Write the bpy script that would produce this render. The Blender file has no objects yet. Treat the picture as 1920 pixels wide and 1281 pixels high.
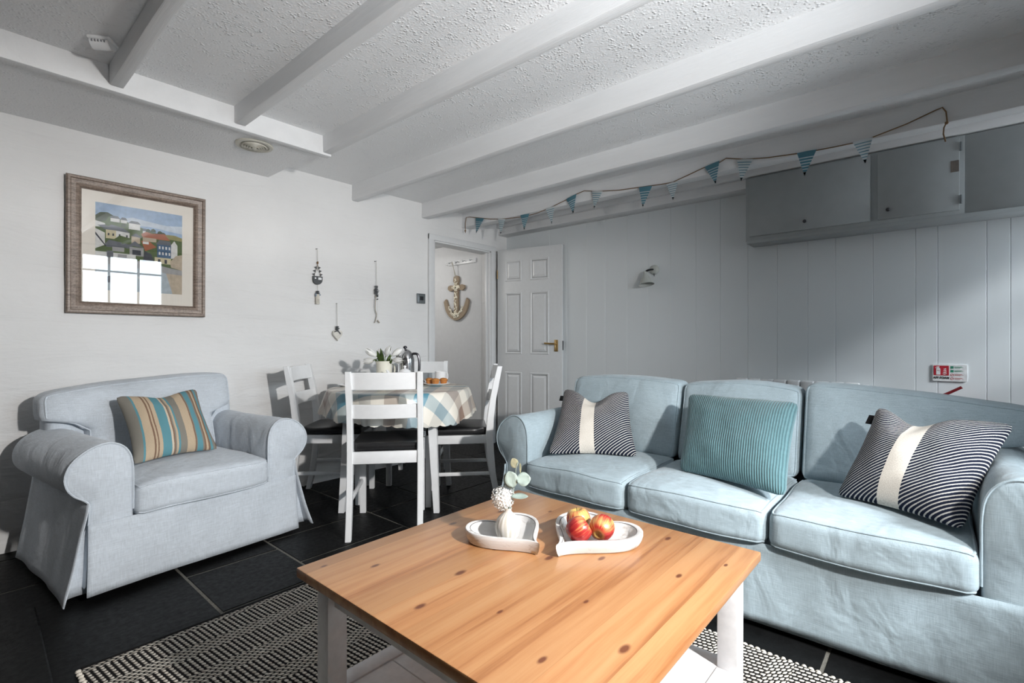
import bpy, bmesh, math, random
from mathutils import Vector, Matrix, noise as mnoise
random.seed(7)
PI = math.pi
S = bpy.context.scene
COL = S.collection
V = Vector

# ------------------------------------------------------------------ materials
def _nt(name):
    m = bpy.data.materials.new(name); m.use_nodes = True
    t = m.node_tree; t.nodes.clear()
    o = t.nodes.new('ShaderNodeOutputMaterial'); b = t.nodes.new('ShaderNodeBsdfPrincipled')
    t.links.new(b.outputs[0], o.inputs[0])
    return m, t, b

def N(t, kind, **kw):
    n = t.nodes.new(kind)
    for k, v in kw.items():
        if k.startswith('i_'):
            n.inputs[k[2:].replace('_', ' ')].default_value = v
        else:
            setattr(n, k, v)
    return n

def math_n(t, op, a, b=None, c=None):
    n = t.nodes.new('ShaderNodeMath'); n.operation = op
    for i, x in enumerate((a, b, c)):
        if x is None: continue
        if isinstance(x, (int, float)): n.inputs[i].default_value = x
        else: t.links.new(x, n.inputs[i])
    return n.outputs[0]

def mixc(t, fac, a, b, blend='MIX'):
    n = t.nodes.new('ShaderNodeMix'); n.data_type = 'RGBA'; n.blend_type = blend
    for i, x in ((0, fac), (6, a), (7, b)):
        if isinstance(x, (int, float)): n.inputs[i].default_value = x
        elif isinstance(x, tuple): n.inputs[i].default_value = (*x[:3], 1)
        else: t.links.new(x, n.inputs[i])
    return n.outputs[2]

def coords(t, kind='Object', scale=(1, 1, 1), rot=(0, 0, 0)):
    c = t.nodes.new('ShaderNodeTexCoord'); mp = t.nodes.new('ShaderNodeMapping')
    mp.inputs['Scale'].default_value = scale; mp.inputs['Rotation'].default_value = rot
    t.links.new(c.outputs[kind], mp.inputs[0])
    return mp.outputs[0]

def sep(t, vec):
    n = t.nodes.new('ShaderNodeSeparateXYZ'); t.links.new(vec, n.inputs[0]); return n.outputs

def noise_t(t, vec, scale, detail=3, rough=.5, dist=0):
    n = t.nodes.new('ShaderNodeTexNoise'); n.inputs['Scale'].default_value = scale
    n.inputs['Detail'].default_value = detail; n.inputs['Roughness'].default_value = rough
    n.inputs['Distortion'].default_value = dist
    t.links.new(vec, n.inputs['Vector']); return n.outputs[0]

def ramp(t, fac, stops, interp='LINEAR'):
    n = t.nodes.new('ShaderNodeValToRGB'); r = n.color_ramp; r.interpolation = interp
    while len(r.elements) < len(stops): r.elements.new(.5)
    for e, (p, c) in zip(r.elements, stops):
        e.position = p; e.color = (*c[:3], 1) if isinstance(c, tuple) else (c, c, c, 1)
    t.links.new(fac, n.inputs[0]); return n.outputs[0]

def bump(t, b, h, strength=.3, dist=.01):
    n = t.nodes.new('ShaderNodeBump'); n.inputs['Strength'].default_value = strength
    n.inputs['Distance'].default_value = dist
    t.links.new(h, n.inputs['Height']); t.links.new(n.outputs[0], b.inputs['Normal'])

def plain(name, col, rough=.5, metal=0, nscale=60, nstr=.05, var=.06, spec=.5):
    """painted / moulded surface: fine noise in colour and relief"""
    m, t, b = _nt(name)
    v = coords(t); n = noise_t(t, v, nscale, 3)
    dk = tuple(c * (1 - var) for c in col); lt = tuple(min(1, c * (1 + var)) for c in col)
    t.links.new(ramp(t, n, [(.3, dk), (.7, lt)]), b.inputs['Base Color'])
    b.inputs['Roughness'].default_value = rough; b.inputs['Metallic'].default_value = metal
    b.inputs['Specular IOR Level'].default_value = spec
    if nstr: bump(t, b, n, nstr, .004)
    return m

def fabric(name, col, wr=.34, weave=900, var=.10, wscale=7):
    m, t, b = _nt(name)
    v = coords(t)
    a = noise_t(t, coords(t, scale=(1, 1, .06)), weave * .5, 2)
    c = noise_t(t, coords(t, scale=(.06, .06, 1)), weave * .5, 2)
    w = math_n(t, 'ADD', a, c)
    w = math_n(t, 'MULTIPLY', w, .5)
    blot = noise_t(t, v, 5, 3)
    f = math_n(t, 'ADD', math_n(t, 'MULTIPLY', w, .7), math_n(t, 'MULTIPLY', blot, .3))
    dk = tuple(x * (1 - var * 1.6) for x in col); lt = tuple(min(1, x * (1 + var * 1.6)) for x in col)
    t.links.new(ramp(t, f, [(.36, dk), (.64, lt)]), b.inputs['Base Color'])
    b.inputs['Roughness'].default_value = .92; b.inputs['Specular IOR Level'].default_value = .15
    b.inputs['Sheen Weight'].default_value = .15
    wn = noise_t(t, coords(t, scale=(1, 1, .7)), wscale, 3, .45, .6)
    h = math_n(t, 'ADD', math_n(t, 'MULTIPLY', wn, 1.0), math_n(t, 'MULTIPLY', w, .035))
    bump(t, b, h, wr, .05)
    return m

M = {}
M['wood_white'] = plain('white_painted_wood', (.80, .81, .83), .38, nscale=40, nstr=.04)
M['chair_white'] = plain('white_chair_paint', (.80, .81, .82), .32, nscale=30, nstr=.03, var=.02)
M['trim'] = plain('white_gloss_trim', (.66, .67, .675), .35, nscale=30, nstr=.05, var=.02)
M['sofa'] = fabric('pale_blue_sofa_linen', (.345, .425, .468))
M['armchair'] = fabric('faded_blue_armchair_linen', (.53, .575, .625))
M['leather'] = plain('black_vinyl', (.012, .012, .013), .33, nscale=120, nstr=.08, var=.2)
M['brass'] = plain('brass', (.70, .47, .20), .28, 1, nstr=.02)
M['steel'] = plain('polished_steel', (.62, .62, .63), .13, 1, nstr=.01)
M['darksteel'] = plain('dark_metal', (.05, .05, .055), .3, .8)
M['black'] = plain('black_plastic', (.012, .012, .013), .4)
M['ceramic'] = plain('white_glazed_ceramic', (.82, .83, .84), .15, nstr=.01, var=.01)
M['cream_ceramic'] = plain('cream_glazed_ceramic', (.78, .76, .66), .2, nstr=.01, var=.02)
M['cupboard'] = plain('grey_blue_cupboard_paint', (.37, .395, .40), .42, nscale=15, nstr=.03, var=.03)
M['slate'] = plain('grey_slate_pieces', (.07, .075, .08), .7, nscale=200, nstr=.3, var=.3)
M['twine'] = plain('brown_twine', (.20, .12, .06), .9, nscale=700, nstr=.4, var=.35)
M['string'] = plain('pale_string', (.42, .40, .35), .9, nscale=700, nstr=.3, var=.2)
M['driftwood'] = plain('driftwood', (.36, .32, .26), .9, nscale=80, nstr=.4, var=.3)
M['switch'] = plain('grey_steel_switch', (.22, .24, .25), .35, .7)
M['lampgrey'] = plain('grey_green_enamel', (.46, .48, .45), .35, nstr=.01, var=.02)
M['radiator'] = plain('white_radiator_enamel', (.72, .73, .74), .35, nstr=.01)
M['red'] = plain('red_enamel', (.20, .008, .014), .3)
M['vent'] = plain('aged_cream_plastic', (.55, .53, .46), .45)
M['hallwall'] = plain('grey_hall_paint', (.56, .565, .57), .7, nscale=25, nstr=.06, var=.02)
M['black_strap'] = plain('black_label_cloth', (.01, .01, .012), .8)

# plaster wall: uneven painted stone
def mk_plaster():
    m, t, b = _nt('white_uneven_plaster')
    b.inputs['Base Color'].default_value = (.80, .80, .795, 1); b.inputs['Roughness'].default_value = .75
    s = noise_t(t, coords(t, scale=(.8, 1, 4.5)), 1.9, 4, .55, .8)
    f = noise_t(t, coords(t, scale=(1, 1, 2)), 28, 4, .6)
    h = math_n(t, 'ADD', s, math_n(t, 'MULTIPLY', f, .10))
    bump(t, b, h, .42, .035)
    n = noise_t(t, coords(t), 2.2, 3)
    t.links.new(ramp(t, n, [(.3, (.69, .69, .688)), (.7, (.745, .745, .742))]), b.inputs['Base Color'])
    return m
M['plaster'] = mk_plaster()

def mk_ceiling():
    m, t, b = _nt('textured_ceiling_paper')
    v = coords(t)
    vo = N(t, 'ShaderNodeTexVoronoi'); vo.inputs['Scale'].default_value = 75
    t.links.new(v, vo.inputs['Vector'])
    blob = ramp(t, vo.outputs['Distance'], [(.0, 1.0), (.5, 0.0)])
    msk = ramp(t, noise_t(t, v, 22, 2), [(.42, 0.0), (.7, 1.0)])
    h = math_n(t, 'ADD', math_n(t, 'MULTIPLY', blob, msk), math_n(t, 'MULTIPLY', noise_t(t, v, 110, 3), .35))
    b.inputs['Base Color'].default_value = (.80, .805, .81, 1); b.inputs['Roughness'].default_value = .38
    bump(t, b, h, .68, .008)
    return m
M['ceiling'] = mk_ceiling()

def mk_panel():
    m, t, b = _nt('pale_blue_white_boarding')
    b.inputs['Base Color'].default_value = (.70, .735, .75, 1); b.inputs['Roughness'].default_value = .4
    y = sep(t, coords(t))[1]
    n = noise_t(t, coords(t, scale=(1, 1, .1)), 20, 3)
    bump(t, b, n, .04, .01)
    return m
M['panel'] = mk_panel()

def mk_beam():
    m, t, b = _nt('white_painted_beam')
    n = noise_t(t, coords(t, scale=(9, .5, 9)), 6, 5, .6)
    c = noise_t(t, coords(t, scale=(3, .6, 3)), 4, 3)
    b.inputs['Roughness'].default_value = .45
    t.links.new(ramp(t, c, [(.3, (.70, .705, .71)), (.7, (.75, .755, .76))]), b.inputs['Base Color'])
    bump(t, b, n, .22, .012)
    return m
M['beam'] = mk_beam()

def mk_slate():
    m, t, b = _nt('black_slate_tile')
    v = coords(t)
    n = noise_t(t, v, 5, 6, .65); f = noise_t(t, v, 45, 5, .6)
    scr = noise_t(t, coords(t, scale=(1, 5, 1), rot=(0, 0, .5)), 22, 6, .7, 1.5)
    base = ramp(t, n, [(.3, (.003, .0031, .0032)), (.7, (.0072, .0074, .0077))])
    c = mixc(t, ramp(t, scr, [(.66, 0.0), (.74, .35)]), base, (.10, .10, .10))
    t.links.new(c, b.inputs['Base Color'])
    t.links.new(ramp(t, f, [(.3, .38), (.7, .6)]), b.inputs['Roughness'])
    b.inputs['Specular IOR Level'].default_value = .14
    bump(t, b, math_n(t, 'ADD', n, math_n(t, 'MULTIPLY', f, .3)), .25, .012)
    return m
M['slate_tile'] = mk_slate()
M['grout'] = plain('grey_grout', (.12, .115, .10), .95, nscale=150, nstr=.3, var=.3)

def mk_pine():
    m, t, b = _nt('varnished_pine')
    v = coords(t); x, y, z = sep(t, v)
    pl = math_n(t, 'FLOOR', math_n(t, 'DIVIDE', y, .0983))
    wn = N(t, 'ShaderNodeTexWhiteNoise'); wn.noise_dimensions = '1D'; t.links.new(pl, wn.inputs['W'])
    off = math_n(t, 'MULTIPLY', wn.outputs[0], 13)
    # knots
    kn = None; warp = None
    knots = [(-.31,.30),(-.19,.10),(-.10,-.22),(.03,.37),(.10,.20),(.24,-.04),(.33,.20),(.37,-.21),(.16,-.33),
             (.03,-.02),(-.26,-.10),(-.36,.05),(-.33,-.27),(-.20,-.37),(.30,-.40),(-.02,.13),(.40,.38),(.22,.33),(-.40,.40),(.12,-.13)]
    for i, (kx, ky) in enumerate(knots):
        s = (.0062, .0085, .0045, .0072)[i % 4]
        dx = math_n(t, 'MULTIPLY', math_n(t, 'SUBTRACT', x, kx), .55 / s); dy = math_n(t, 'MULTIPLY', math_n(t, 'SUBTRACT', y, ky), 1.15 / s)
        r2 = math_n(t, 'ADD', math_n(t, 'MULTIPLY', dx, dx), math_n(t, 'MULTIPLY', dy, dy))
        k = math_n(t, 'DIVIDE', 1, math_n(t, 'ADD', 1, math_n(t, 'POWER', r2, 2.2)))
        w = math_n(t, 'MULTIPLY', math_n(t, 'DIVIDE', dy, math_n(t, 'ADD', 2.5, r2)), s * 1.6)
        kn = k if kn is None else math_n(t, 'MAXIMUM', kn, k)
        warp = w if warp is None else math_n(t, 'ADD', warp, w)
    cb = N(t, 'ShaderNodeCombineXYZ')
    t.links.new(math_n(t, 'ADD', math_n(t, 'MULTIPLY', x, 1.1), off), cb.inputs[0])
    t.links.new(math_n(t, 'ADD', math_n(t, 'MULTIPLY', math_n(t, 'SUBTRACT', y, warp), 26), off), cb.inputs[1])
    t.links.new(math_n(t, 'MULTIPLY', z, 26), cb.inputs[2])
    g1 = noise_t(t, cb.outputs[0], 1.3, 3, .5, .35)
    g2 = noise_t(t, cb.outputs[0], 7, 3, .6)
    g = math_n(t, 'ADD', math_n(t, 'MULTIPLY', g1, .75), math_n(t, 'MULTIPLY', g2, .25))
    c = ramp(t, g, [(.30, (.32, .132, .050)), (.43, (.45, .208, .085)), (.58, (.51, .262, .115)), (.8, (.535, .295, .14))])
    sh = math_n(t, 'ADD', .84, math_n(t, 'MULTIPLY', wn.outputs[0], .24))
    cc = N(t, 'ShaderNodeCombineColor')
    for i in range(3): t.links.new(sh, cc.inputs[i])
    c = mixc(t, 1.0, c, cc.outputs[0], 'MULTIPLY')
    fr = math_n(t, 'FRACT', math_n(t, 'DIVIDE', y, .0983))
    seam = math_n(t, 'LESS_THAN', fr, .012)
    c = mixc(t, math_n(t, 'MULTIPLY', seam, .35), c, (.25, .10, .03))
    c = mixc(t, ramp(t, kn, [(.12, 0.0), (.35, .45), (.8, .95)]), c, (.13, .04, .018))
    t.links.new(c, b.inputs['Base Color'])
    b.inputs['Roughness'].default_value = .33
    b.inputs['Coat Weight'].default_value = .15; b.inputs['Coat Roughness'].default_value = .2
    bump(t, b, g2, .05, .004)
    return m
M['pine'] = mk_pine()

def mk_rug():
    m, t, b = _nt('woven_black_and_cream_rug')
    x, y, z = sep(t, coords(t))
    P = .168
    ph = math_n(t, 'FRACT', math_n(t, 'DIVIDE', math_n(t, 'ADD', y, 20.0), P))
    chain = math_n(t, 'MULTIPLY', math_n(t, 'GREATER_THAN', ph, .62), 1)
    def cell(cw, bl, skew, kx, ky):
        xs = math_n(t, 'ADD', x, math_n(t, 'MULTIPLY', y, skew))
        ci = math_n(t, 'FLOOR', math_n(t, 'DIVIDE', xs, cw))
        fx = math_n(t, 'SUBTRACT', math_n(t, 'FRACT', math_n(t, 'DIVIDE', xs, cw)), .5)
        odd = math_n(t, 'MULTIPLY', math_n(t, 'MODULO', ci, 2), .5)
        fy = math_n(t, 'SUBTRACT', math_n(t, 'FRACT', math_n(t, 'ADD', math_n(t, 'DIVIDE', y, bl), odd)), .5)
        ax = math_n(t, 'POWER', math_n(t, 'ABSOLUTE', math_n(t, 'MULTIPLY', fx, kx)), 2.5)
        ay = math_n(t, 'POWER', math_n(t, 'ABSOLUTE', math_n(t, 'MULTIPLY', fy, ky)), 3.0)
        return math_n(t, 'SUBTRACT', 1, math_n(t, 'ADD', ax, ay))
    a = cell(.0175, .0165, .12, 2.95, 2.15)
    c = cell(.0185, .0140, .75, 2.2, 2.35)
    mx = N(t, 'ShaderNodeMix'); mx.data_type = 'FLOAT'
    t.links.new(chain, mx.inputs[0]); t.links.new(a, mx.inputs[2]); t.links.new(c, mx.inputs[3])
    h = math_n(t, 'MAXIMUM', mx.outputs[0], 0)
    nz = noise_t(t, coords(t), 60, 3)
    edge = math_n(t, 'LESS_THAN', math_n(t, 'ABSOLUTE', y), .962)
    cream = ramp(t, nz, [(.3, (.55, .50, .43)), (.7, (.80, .76, .68))])
    f = math_n(t, 'MULTIPLY', ramp(t, h, [(.04, 0.0), (.20, 1.0)]), edge)
    t.links.new(mixc(t, f, (.013, .012, .012), cream), b.inputs['Base Color'])
    b.inputs['Roughness'].default_value = .95; b.inputs['Specular IOR Level'].default_value = .1
    bump(t, b, math_n(t, 'MULTIPLY', math_n(t, 'POWER', h, .6), edge), .8, .010)
    return m
M['rug'] = mk_rug()

def mk_stripes(name, stops, extra=None):
    """vertical stripes over u"""
    m, t, b = _nt(name)
    u, v, _ = sep(t, coords(t, 'UV'))
    j = noise_t(t, coords(t, 'UV', (300, 40, 1)), 1, 2)
    uu = math_n(t, 'ADD', u, math_n(t, 'MULTIPLY', math_n(t, 'SUBTRACT', j, .5), .006))
    c = ramp(t, uu, stops, 'CONSTANT')
    w = noise_t(t, coords(t, 'UV', (60, 700, 1)), 1, 2)
    c = mixc(t, ramp(t, w, [(.35, .35), (.65, 0.0)]), c, (.20, .17, .14))
    t.links.new(c, b.inputs['Base Color']); b.inputs['Roughness'].default_value = .95
    b.inputs['Specular IOR Level'].default_value = .1
    bump(t, b, math_n(t, 'ADD', w, math_n(t, 'MULTIPLY', noise_t(t, coords(t), 9, 3), 8)), .12, .01)
    return m
TQ, GY, BE, BR, LB = (.10, .30, .36), (.24, .23, .20), (.56, .44, .31), (.22, .13, .085), (.66, .57, .45)
M['striped'] = mk_stripes('striped_chenille', [(0, GY), (.10, TQ), (.125, BE), (.215, BR), (.235, BE), (.255, BR), (.27, BE), (.315, TQ), (.42, LB),
    (.445, BR), (.46, GY), (.475, BE), (.50, TQ), (.52, GY), (.60, BE), (.70, BR), (.715, GY), (.73, TQ), (.80, GY), (.82, BR), (.84, BE), (.87, BR), (.895, TQ), (.93, GY), (.97, BR)])

def mk_navy():
    m, t, b = _nt('navy_diagonal_twill')
    u, v, _ = sep(t, coords(t, 'UV'))
    s = math_n(t, 'FRACT', math_n(t, 'MULTIPLY', math_n(t, 'SUBTRACT', math_n(t, 'MULTIPLY', v, 1.25), u), 25))
    jag = math_n(t, 'MULTIPLY', math_n(t, 'SUBTRACT', noise_t(t, coords(t, 'UV'), 160, 2), .5), .25)
    st = math_n(t, 'GREATER_THAN', math_n(t, 'ADD', s, jag), .66)
    c = mixc(t, st, (.012, .016, .032), (.50, .49, .47))
    band = math_n(t, 'LESS_THAN', math_n(t, 'ABSOLUTE', math_n(t, 'SUBTRACT', u, .45)), .085)
    fl = noise_t(t, coords(t, 'UV'), 130, 3)
    cream = ramp(t, fl, [(.35, (.56, .52, .46)), (.6, (.70, .66, .60))])
    c = mixc(t, band, c, cream)
    t.links.new(c, b.inputs['Base Color']); b.inputs['Roughness'].default_value = .95
    b.inputs['Specular IOR Level'].default_value = .1
    bump(t, b, math_n(t, 'ADD', math_n(t, 'MULTIPLY', st, .2), noise_t(t, coords(t), 10, 3)), .25, .012)
    return m
M['navy'] = mk_navy()

def mk_cord():
    m, t, b = _nt('teal_corduroy')
    u, v, _ = sep(t, coords(t, 'UV'))
    w = math_n(t, 'SINE', math_n(t, 'MULTIPLY', math_n(t, 'ADD', u, math_n(t, 'MULTIPLY', noise_t(t, coords(t, 'UV'), 5, 2), .008)), 2 * PI * 48))
    h = math_n(t, 'MULTIPLY', math_n(t, 'ADD', w, 1), .5)
    n = noise_t(t, coords(t, 'UV'), 30, 3)
    c = ramp(t, math_n(t, 'ADD', math_n(t, 'MULTIPLY', h, .6), math_n(t, 'MULTIPLY', n, .4)), [(.15, (.05, .108, .122)), (.5, (.082, .168, .186)), (.9, (.118, .225, .248))])
    t.links.new(c, b.inputs['Base Color']); b.inputs['Roughness'].default_value = .85
    b.inputs['Sheen Weight'].default_value = .35; b.inputs['Specular IOR Level'].default_value = .15
    bump(t, b, h, .6, .004)
    return m
M['cord'] = mk_cord()

def mk_gingham():
    m, t, b = _nt('check_oilcloth')
    u, v, _ = sep(t, coords(t, 'UV'))
    C, B_, G, T_ = (.74, .70, .62), (.28, .19, .15), (.42, .42, .40), (.09, .25, .33)
    seq = [(0, C), (.17, T_), (.33, C), (.5, B_), (.67, C), (.83, G)]
    def st(q, o): return ramp(t, math_n(t, 'FRACT', math_n(t, 'ADD', math_n(t, 'DIVIDE', q, .50), o)), seq, 'CONSTANT')
    c = mixc(t, .5, st(u, 10.1), st(v, 11.70))
    t.links.new(c, b.inputs['Base Color']); b.inputs['Roughness'].default_value = .3
    return m
M['check'] = mk_gingham()

def mk_whitewash():
    m, t, b = _nt('whitewashed_wood')
    n = noise_t(t, coords(t, scale=(1, 1, 4)), 22, 6, .7, .6)
    n2 = noise_t(t, coords(t), 9, 3)
    f = math_n(t, 'ADD', math_n(t, 'MULTIPLY', n, .7), math_n(t, 'MULTIPLY', n2, .3))
    t.links.new(ramp(t, f, [(.33, (.26, .22, .19)), (.39, (.52, .50, .485)), (.46, (.66, .655, .65))]), b.inputs['Base Color'])
    b.inputs['Roughness'].default_value = .6; bump(t, b, n, .25, .004)
    return m
M['whitewash'] = mk_whitewash()

def mk_vase():
    m, t, b = _nt('streaked_stoneware')
    x, y, z = sep(t, coords(t))
    a = math_n(t, 'ARCTAN2', y, x)
    s = math_n(t, 'SINE', math_n(t, 'ADD', math_n(t, 'MULTIPLY', a, 16), math_n(t, 'MULTIPLY', noise_t(t, coords(t), 25, 3), 5)))
    t.links.new(ramp(t, math_n(t, 'ADD', math_n(t, 'MULTIPLY', s, .5), .5), [(.2, (.55, .52, .46)), (.8, (.76, .74, .70))]), b.inputs['Base Color'])
    b.inputs['Roughness'].default_value = .4; return m
M['vase'] = mk_vase()

def mk_apple(sh=0, nm='red_yellow_apple_skin'):
    m, t, b = _nt(nm)
    x, y, z = sep(t, coords(t))
    a = math_n(t, 'ARCTAN2', y, x)
    cb = N(t, 'ShaderNodeCombineXYZ'); t.links.new(math_n(t, 'MULTIPLY', math_n(t, 'SINE', a), 7), cb.inputs[0])
    t.links.new(math_n(t, 'MULTIPLY', math_n(t, 'COSINE', a), 7), cb.inputs[1]); t.links.new(math_n(t, 'MULTIPLY', z, 14), cb.inputs[2])
    st = noise_t(t, cb.outputs[0], 1.2, 4, .6)
    big = noise_t(t, coords(t), 17, 2)
    f = math_n(t, 'ADD', math_n(t, 'ADD', math_n(t, 'MULTIPLY', st, .40), math_n(t, 'MULTIPLY', big, .65)), sh)
    c = ramp(t, f, [(.42, (.62, .40, .13)), (.50, (.58, .20, .08)), (.58, (.40, .035, .03)), (.72, (.25, .012, .018))])
    r = math_n(t, 'SQRT', math_n(t, 'ADD', math_n(t, 'MULTIPLY', x, x), math_n(t, 'MULTIPLY', y, y)))
    top = ramp(t, r, [(.006, 1.0), (.022, 0.0)])
    c = mixc(t, math_n(t, 'MULTIPLY', top, .85), c, (.50, .42, .12))
    t.links.new(c, b.inputs['Base Color']); b.inputs['Roughness'].default_value = .25
    return m
M['apple'] = mk_apple(.07); M['apple_b'] = mk_apple(.0, 'streaked_apple_skin'); M['apple_c'] = mk_apple(-.07, 'yellow_apple_skin')
M['stalk'] = plain('brown_stalk', (.10, .06, .03), .8)
M['leaf'] = plain('green_leaf', (.10, .16, .045), .45, nscale=40, var=.3)
M['tulip_green'] = plain('tulip_stem_green', (.17, .24, .08), .5, var=.2)
M['petal'] = plain('white_petal', (.80, .80, .78), .55, nscale=70, nstr=.04)
M['eucalyptus'] = plain('grey_green_leaf', (.30, .37, .335), .6, nscale=60, var=.18)
M['eucalyptus_old'] = plain('olive_leaf', (.22, .21, .13), .6, nscale=60, var=.2)
M['muffin'] = plain('golden_muffin', (.50, .20, .045), .7, nscale=150, nstr=.4, var=.35)
M['muffin_case'] = plain('orange_muffin_case', (.55, .22, .06), .5, nscale=90, nstr=.1, var=.15)
M['shell'] = plain('cream_shells', (.80, .71, .58), .6, nscale=140, nstr=.2, var=.35)
M['hessian'] = plain('hessian', (.30, .235, .165), .9, nscale=300, nstr=.4, var=.25)
M['blue_pennant'] = None
def mk_pennant(name, base, line, solid):
    m, t, b = _nt(name)
    u, v, _ = sep(t, coords(t, 'UV'))
    f = math_n(t, 'FRACT', math_n(t, 'MULTIPLY', v, 8.5))
    ln = math_n(t, 'MULTIPLY', math_n(t, 'LESS_THAN', f, .3), math_n(t, 'GREATER_THAN', v, solid))
    t.links.new(mixc(t, ln, base, line), b.inputs['Base Color']); b.inputs['Roughness'].default_value = .85
    return m
M['pennant_blue'] = mk_pennant('blue_striped_cotton', (.16, .35, .43), (.75, .79, .80), .2)
M['pennant_white'] = mk_pennant('white_striped_cotton', (.75, .79, .80), (.16, .35, .43), .1)

def mk_frame():
    m, t, b = _nt('limed_brown_frame')
    n = noise_t(t, coords(t, scale=(14, 14, 14)), 8, 5, .65)
    l = noise_t(t, coords(t, scale=(4, 4, 60)), 3, 4)
    t.links.new(ramp(t, math_n(t, 'MULTIPLY', math_n(t, 'ADD', n, l), .5), [(.38, (.12, .085, .065)), (.62, (.30, .235, .19))]), b.inputs['Base Color'])
    b.inputs['Roughness'].default_value = .45; bump(t, b, n, .15, .003); return m
M['frame'] = mk_frame()
def flat(name, c, r=.7, v_=.1):
    m, t, b = _nt(name)
    n = noise_t(t, coords(t), 45, 3)
    t.links.new(ramp(t, n, [(.3, tuple(x * .88 for x in c)), (.7, tuple(min(1, x * 1.1) for x in c))]), b.inputs['Base Color'])
    b.inputs['Roughness'].default_value = r; return m
def mk_glass():
    m = bpy.data.materials.new('picture_glass'); m.use_nodes = True; t = m.node_tree; t.nodes.clear()
    o = N(t, 'ShaderNodeOutputMaterial'); mx = N(t, 'ShaderNodeMixShader'); tr = N(t, 'ShaderNodeBsdfTransparent'); gl = N(t, 'ShaderNodeBsdfGlossy')
    gl.inputs['Roughness'].default_value = .012; fr = N(t, 'ShaderNodeFresnel'); fr.inputs['IOR'].default_value = 1.55
    t.links.new(fr.outputs[0], mx.inputs[0]); t.links.new(tr.outputs[0], mx.inputs[1]); t.links.new(gl.outputs[0], mx.inputs[2]); t.links.new(mx.outputs[0], o.inputs[0])
    return m
M['glass'] = mk_glass()
M['curtain'] = fabric('grey_blue_curtain', (.20, .25, .29), wr=.1)

# ------------------------------------------------------------------ helpers
def tag(o, label=None, cat=None, group=None, kind=None):
    if label: o['label'] = label
    if cat: o['category'] = cat
    if group: o['group'] = group
    if kind: o['kind'] = kind
    return o

def empty(name, label, cat, loc=(0, 0, 0), rotz=0, group=None):
    o = bpy.data.objects.new(name, None); COL.objects.link(o)
    o.location = loc; o.rotation_euler = (0, 0, rotz); o.empty_display_size = .1
    return tag(o, label, cat, group)

def obj(name, bm, mat, parent=None, ang=35, loc=None, rot=None, keep=False):
    bm.normal_update()
    if not keep: bmesh.ops.recalc_face_normals(bm, faces=bm.faces[:])
    me = bpy.data.meshes.new(name); bm.to_mesh(me); bm.free()
    mats = mat if isinstance(mat, (list, tuple)) else [mat]
    for m in mats: me.materials.append(m)
    if ang:
        for p in me.polygons: p.use_smooth = True
        if ang < 180: me.set_sharp_from_angle(angle=math.radians(ang))
    o = bpy.data.objects.new(name, me); COL.objects.link(o)
    if parent: o.parent = parent
    if loc is not None: o.location = loc
    if rot is not None: o.rotation_euler = rot
    return o

def struct(name, bm, mat, parent=None, ang=30, **k):
    o = obj(name, bm, mat, parent, ang, **k)
    if parent is None: o['kind'] = 'structure'
    return o

def box(bm, x0, x1, y0, y1, z0, z1, bev=0, seg=2, mi=0):
    r = bmesh.ops.create_cube(bm, size=1)
    vs = r['verts']
    for v in vs:
        v.co = ((x0 + x1) / 2 + v.co.x * (x1 - x0), (y0 + y1) / 2 + v.co.y * (y1 - y0), (z0 + z1) / 2 + v.co.z * (z1 - z0))
    if mi:
        for f in {f for v in vs for f in v.link_faces}: f.material_index = mi
    if bev:
        es = list({e for v in vs for e in v.link_edges})
        bmesh.ops.bevel(bm, geom=es, offset=bev, segments=seg, profile=.5, affect='EDGES', clamp_overlap=True)
    return bm

def B(*a, **k): return box(bmesh.new(), *a, **k)

def ring_faces(bm, A, Bv, closed=True):
    n = len(A)
    for i in range(n if closed else n - 1):
        j = (i + 1) % n
        try: bm.faces.new((A[i], A[j], Bv[j], Bv[i]))
        except ValueError: pass

def lathe(bm, prof, n=32, c=(0, 0, 0), axis='z', cap=True):
    rings = []
    for r, z in prof:
        ring = []
        for i in range(n):
            a = 2 * PI * i / n
            p = (r * math.cos(a), r * math.sin(a), z)
            if axis == 'y': p = (p[0], p[2], p[1])
            if axis == 'x': p = (p[2], p[0], p[1])
            ring.append(bm.verts.new((c[0] + p[0], c[1] + p[1], c[2] + p[2])))
        rings.append(ring)
    for a, b in zip(rings, rings[1:]): ring_faces(bm, a, b)
    if cap:
        for r in (rings[0], rings[-1]):
            try: bm.faces.new(r)
            except ValueError: pass
    return bm

def tube(bm, pts, r, n=8, closed=False, radii=None):
    pts = [V(p) for p in pts]; m = len(pts); rings = []
    up = None
    for i, p in enumerate(pts):
        if closed: d = pts[(i + 1) % m] - pts[i - 1]
        else: d = pts[min(i + 1, m - 1)] - pts[max(i - 1, 0)]
        d.normalize()
        if up is None:
            up = V((0, 0, 1)) if abs(d.z) < .9 else V((1, 0, 0))
        s = d.cross(up)
        if s.length < 1e-5: s = d.orthogonal()
        s.normalize(); up = s.cross(d).normalized()
        rr = radii[i] if radii else r
        rings.append([bm.verts.new(p + (s * math.cos(2 * PI * k / n) + up * math.sin(2 * PI * k / n)) * rr) for k in range(n)])
    for a, b in zip(rings, rings[1:]): ring_faces(bm, a, b)
    if closed: ring_faces(bm, rings[-1], rings[0])
    else:
        bm.faces.new(rings[0]); bm.faces.new(rings[-1])
    return bm

def T(pts, r, **k): return tube(bmesh.new(), pts, r, **k)
def L(prof, n=32, **k): return lathe(bmesh.new(), prof, n, **k)

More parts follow.
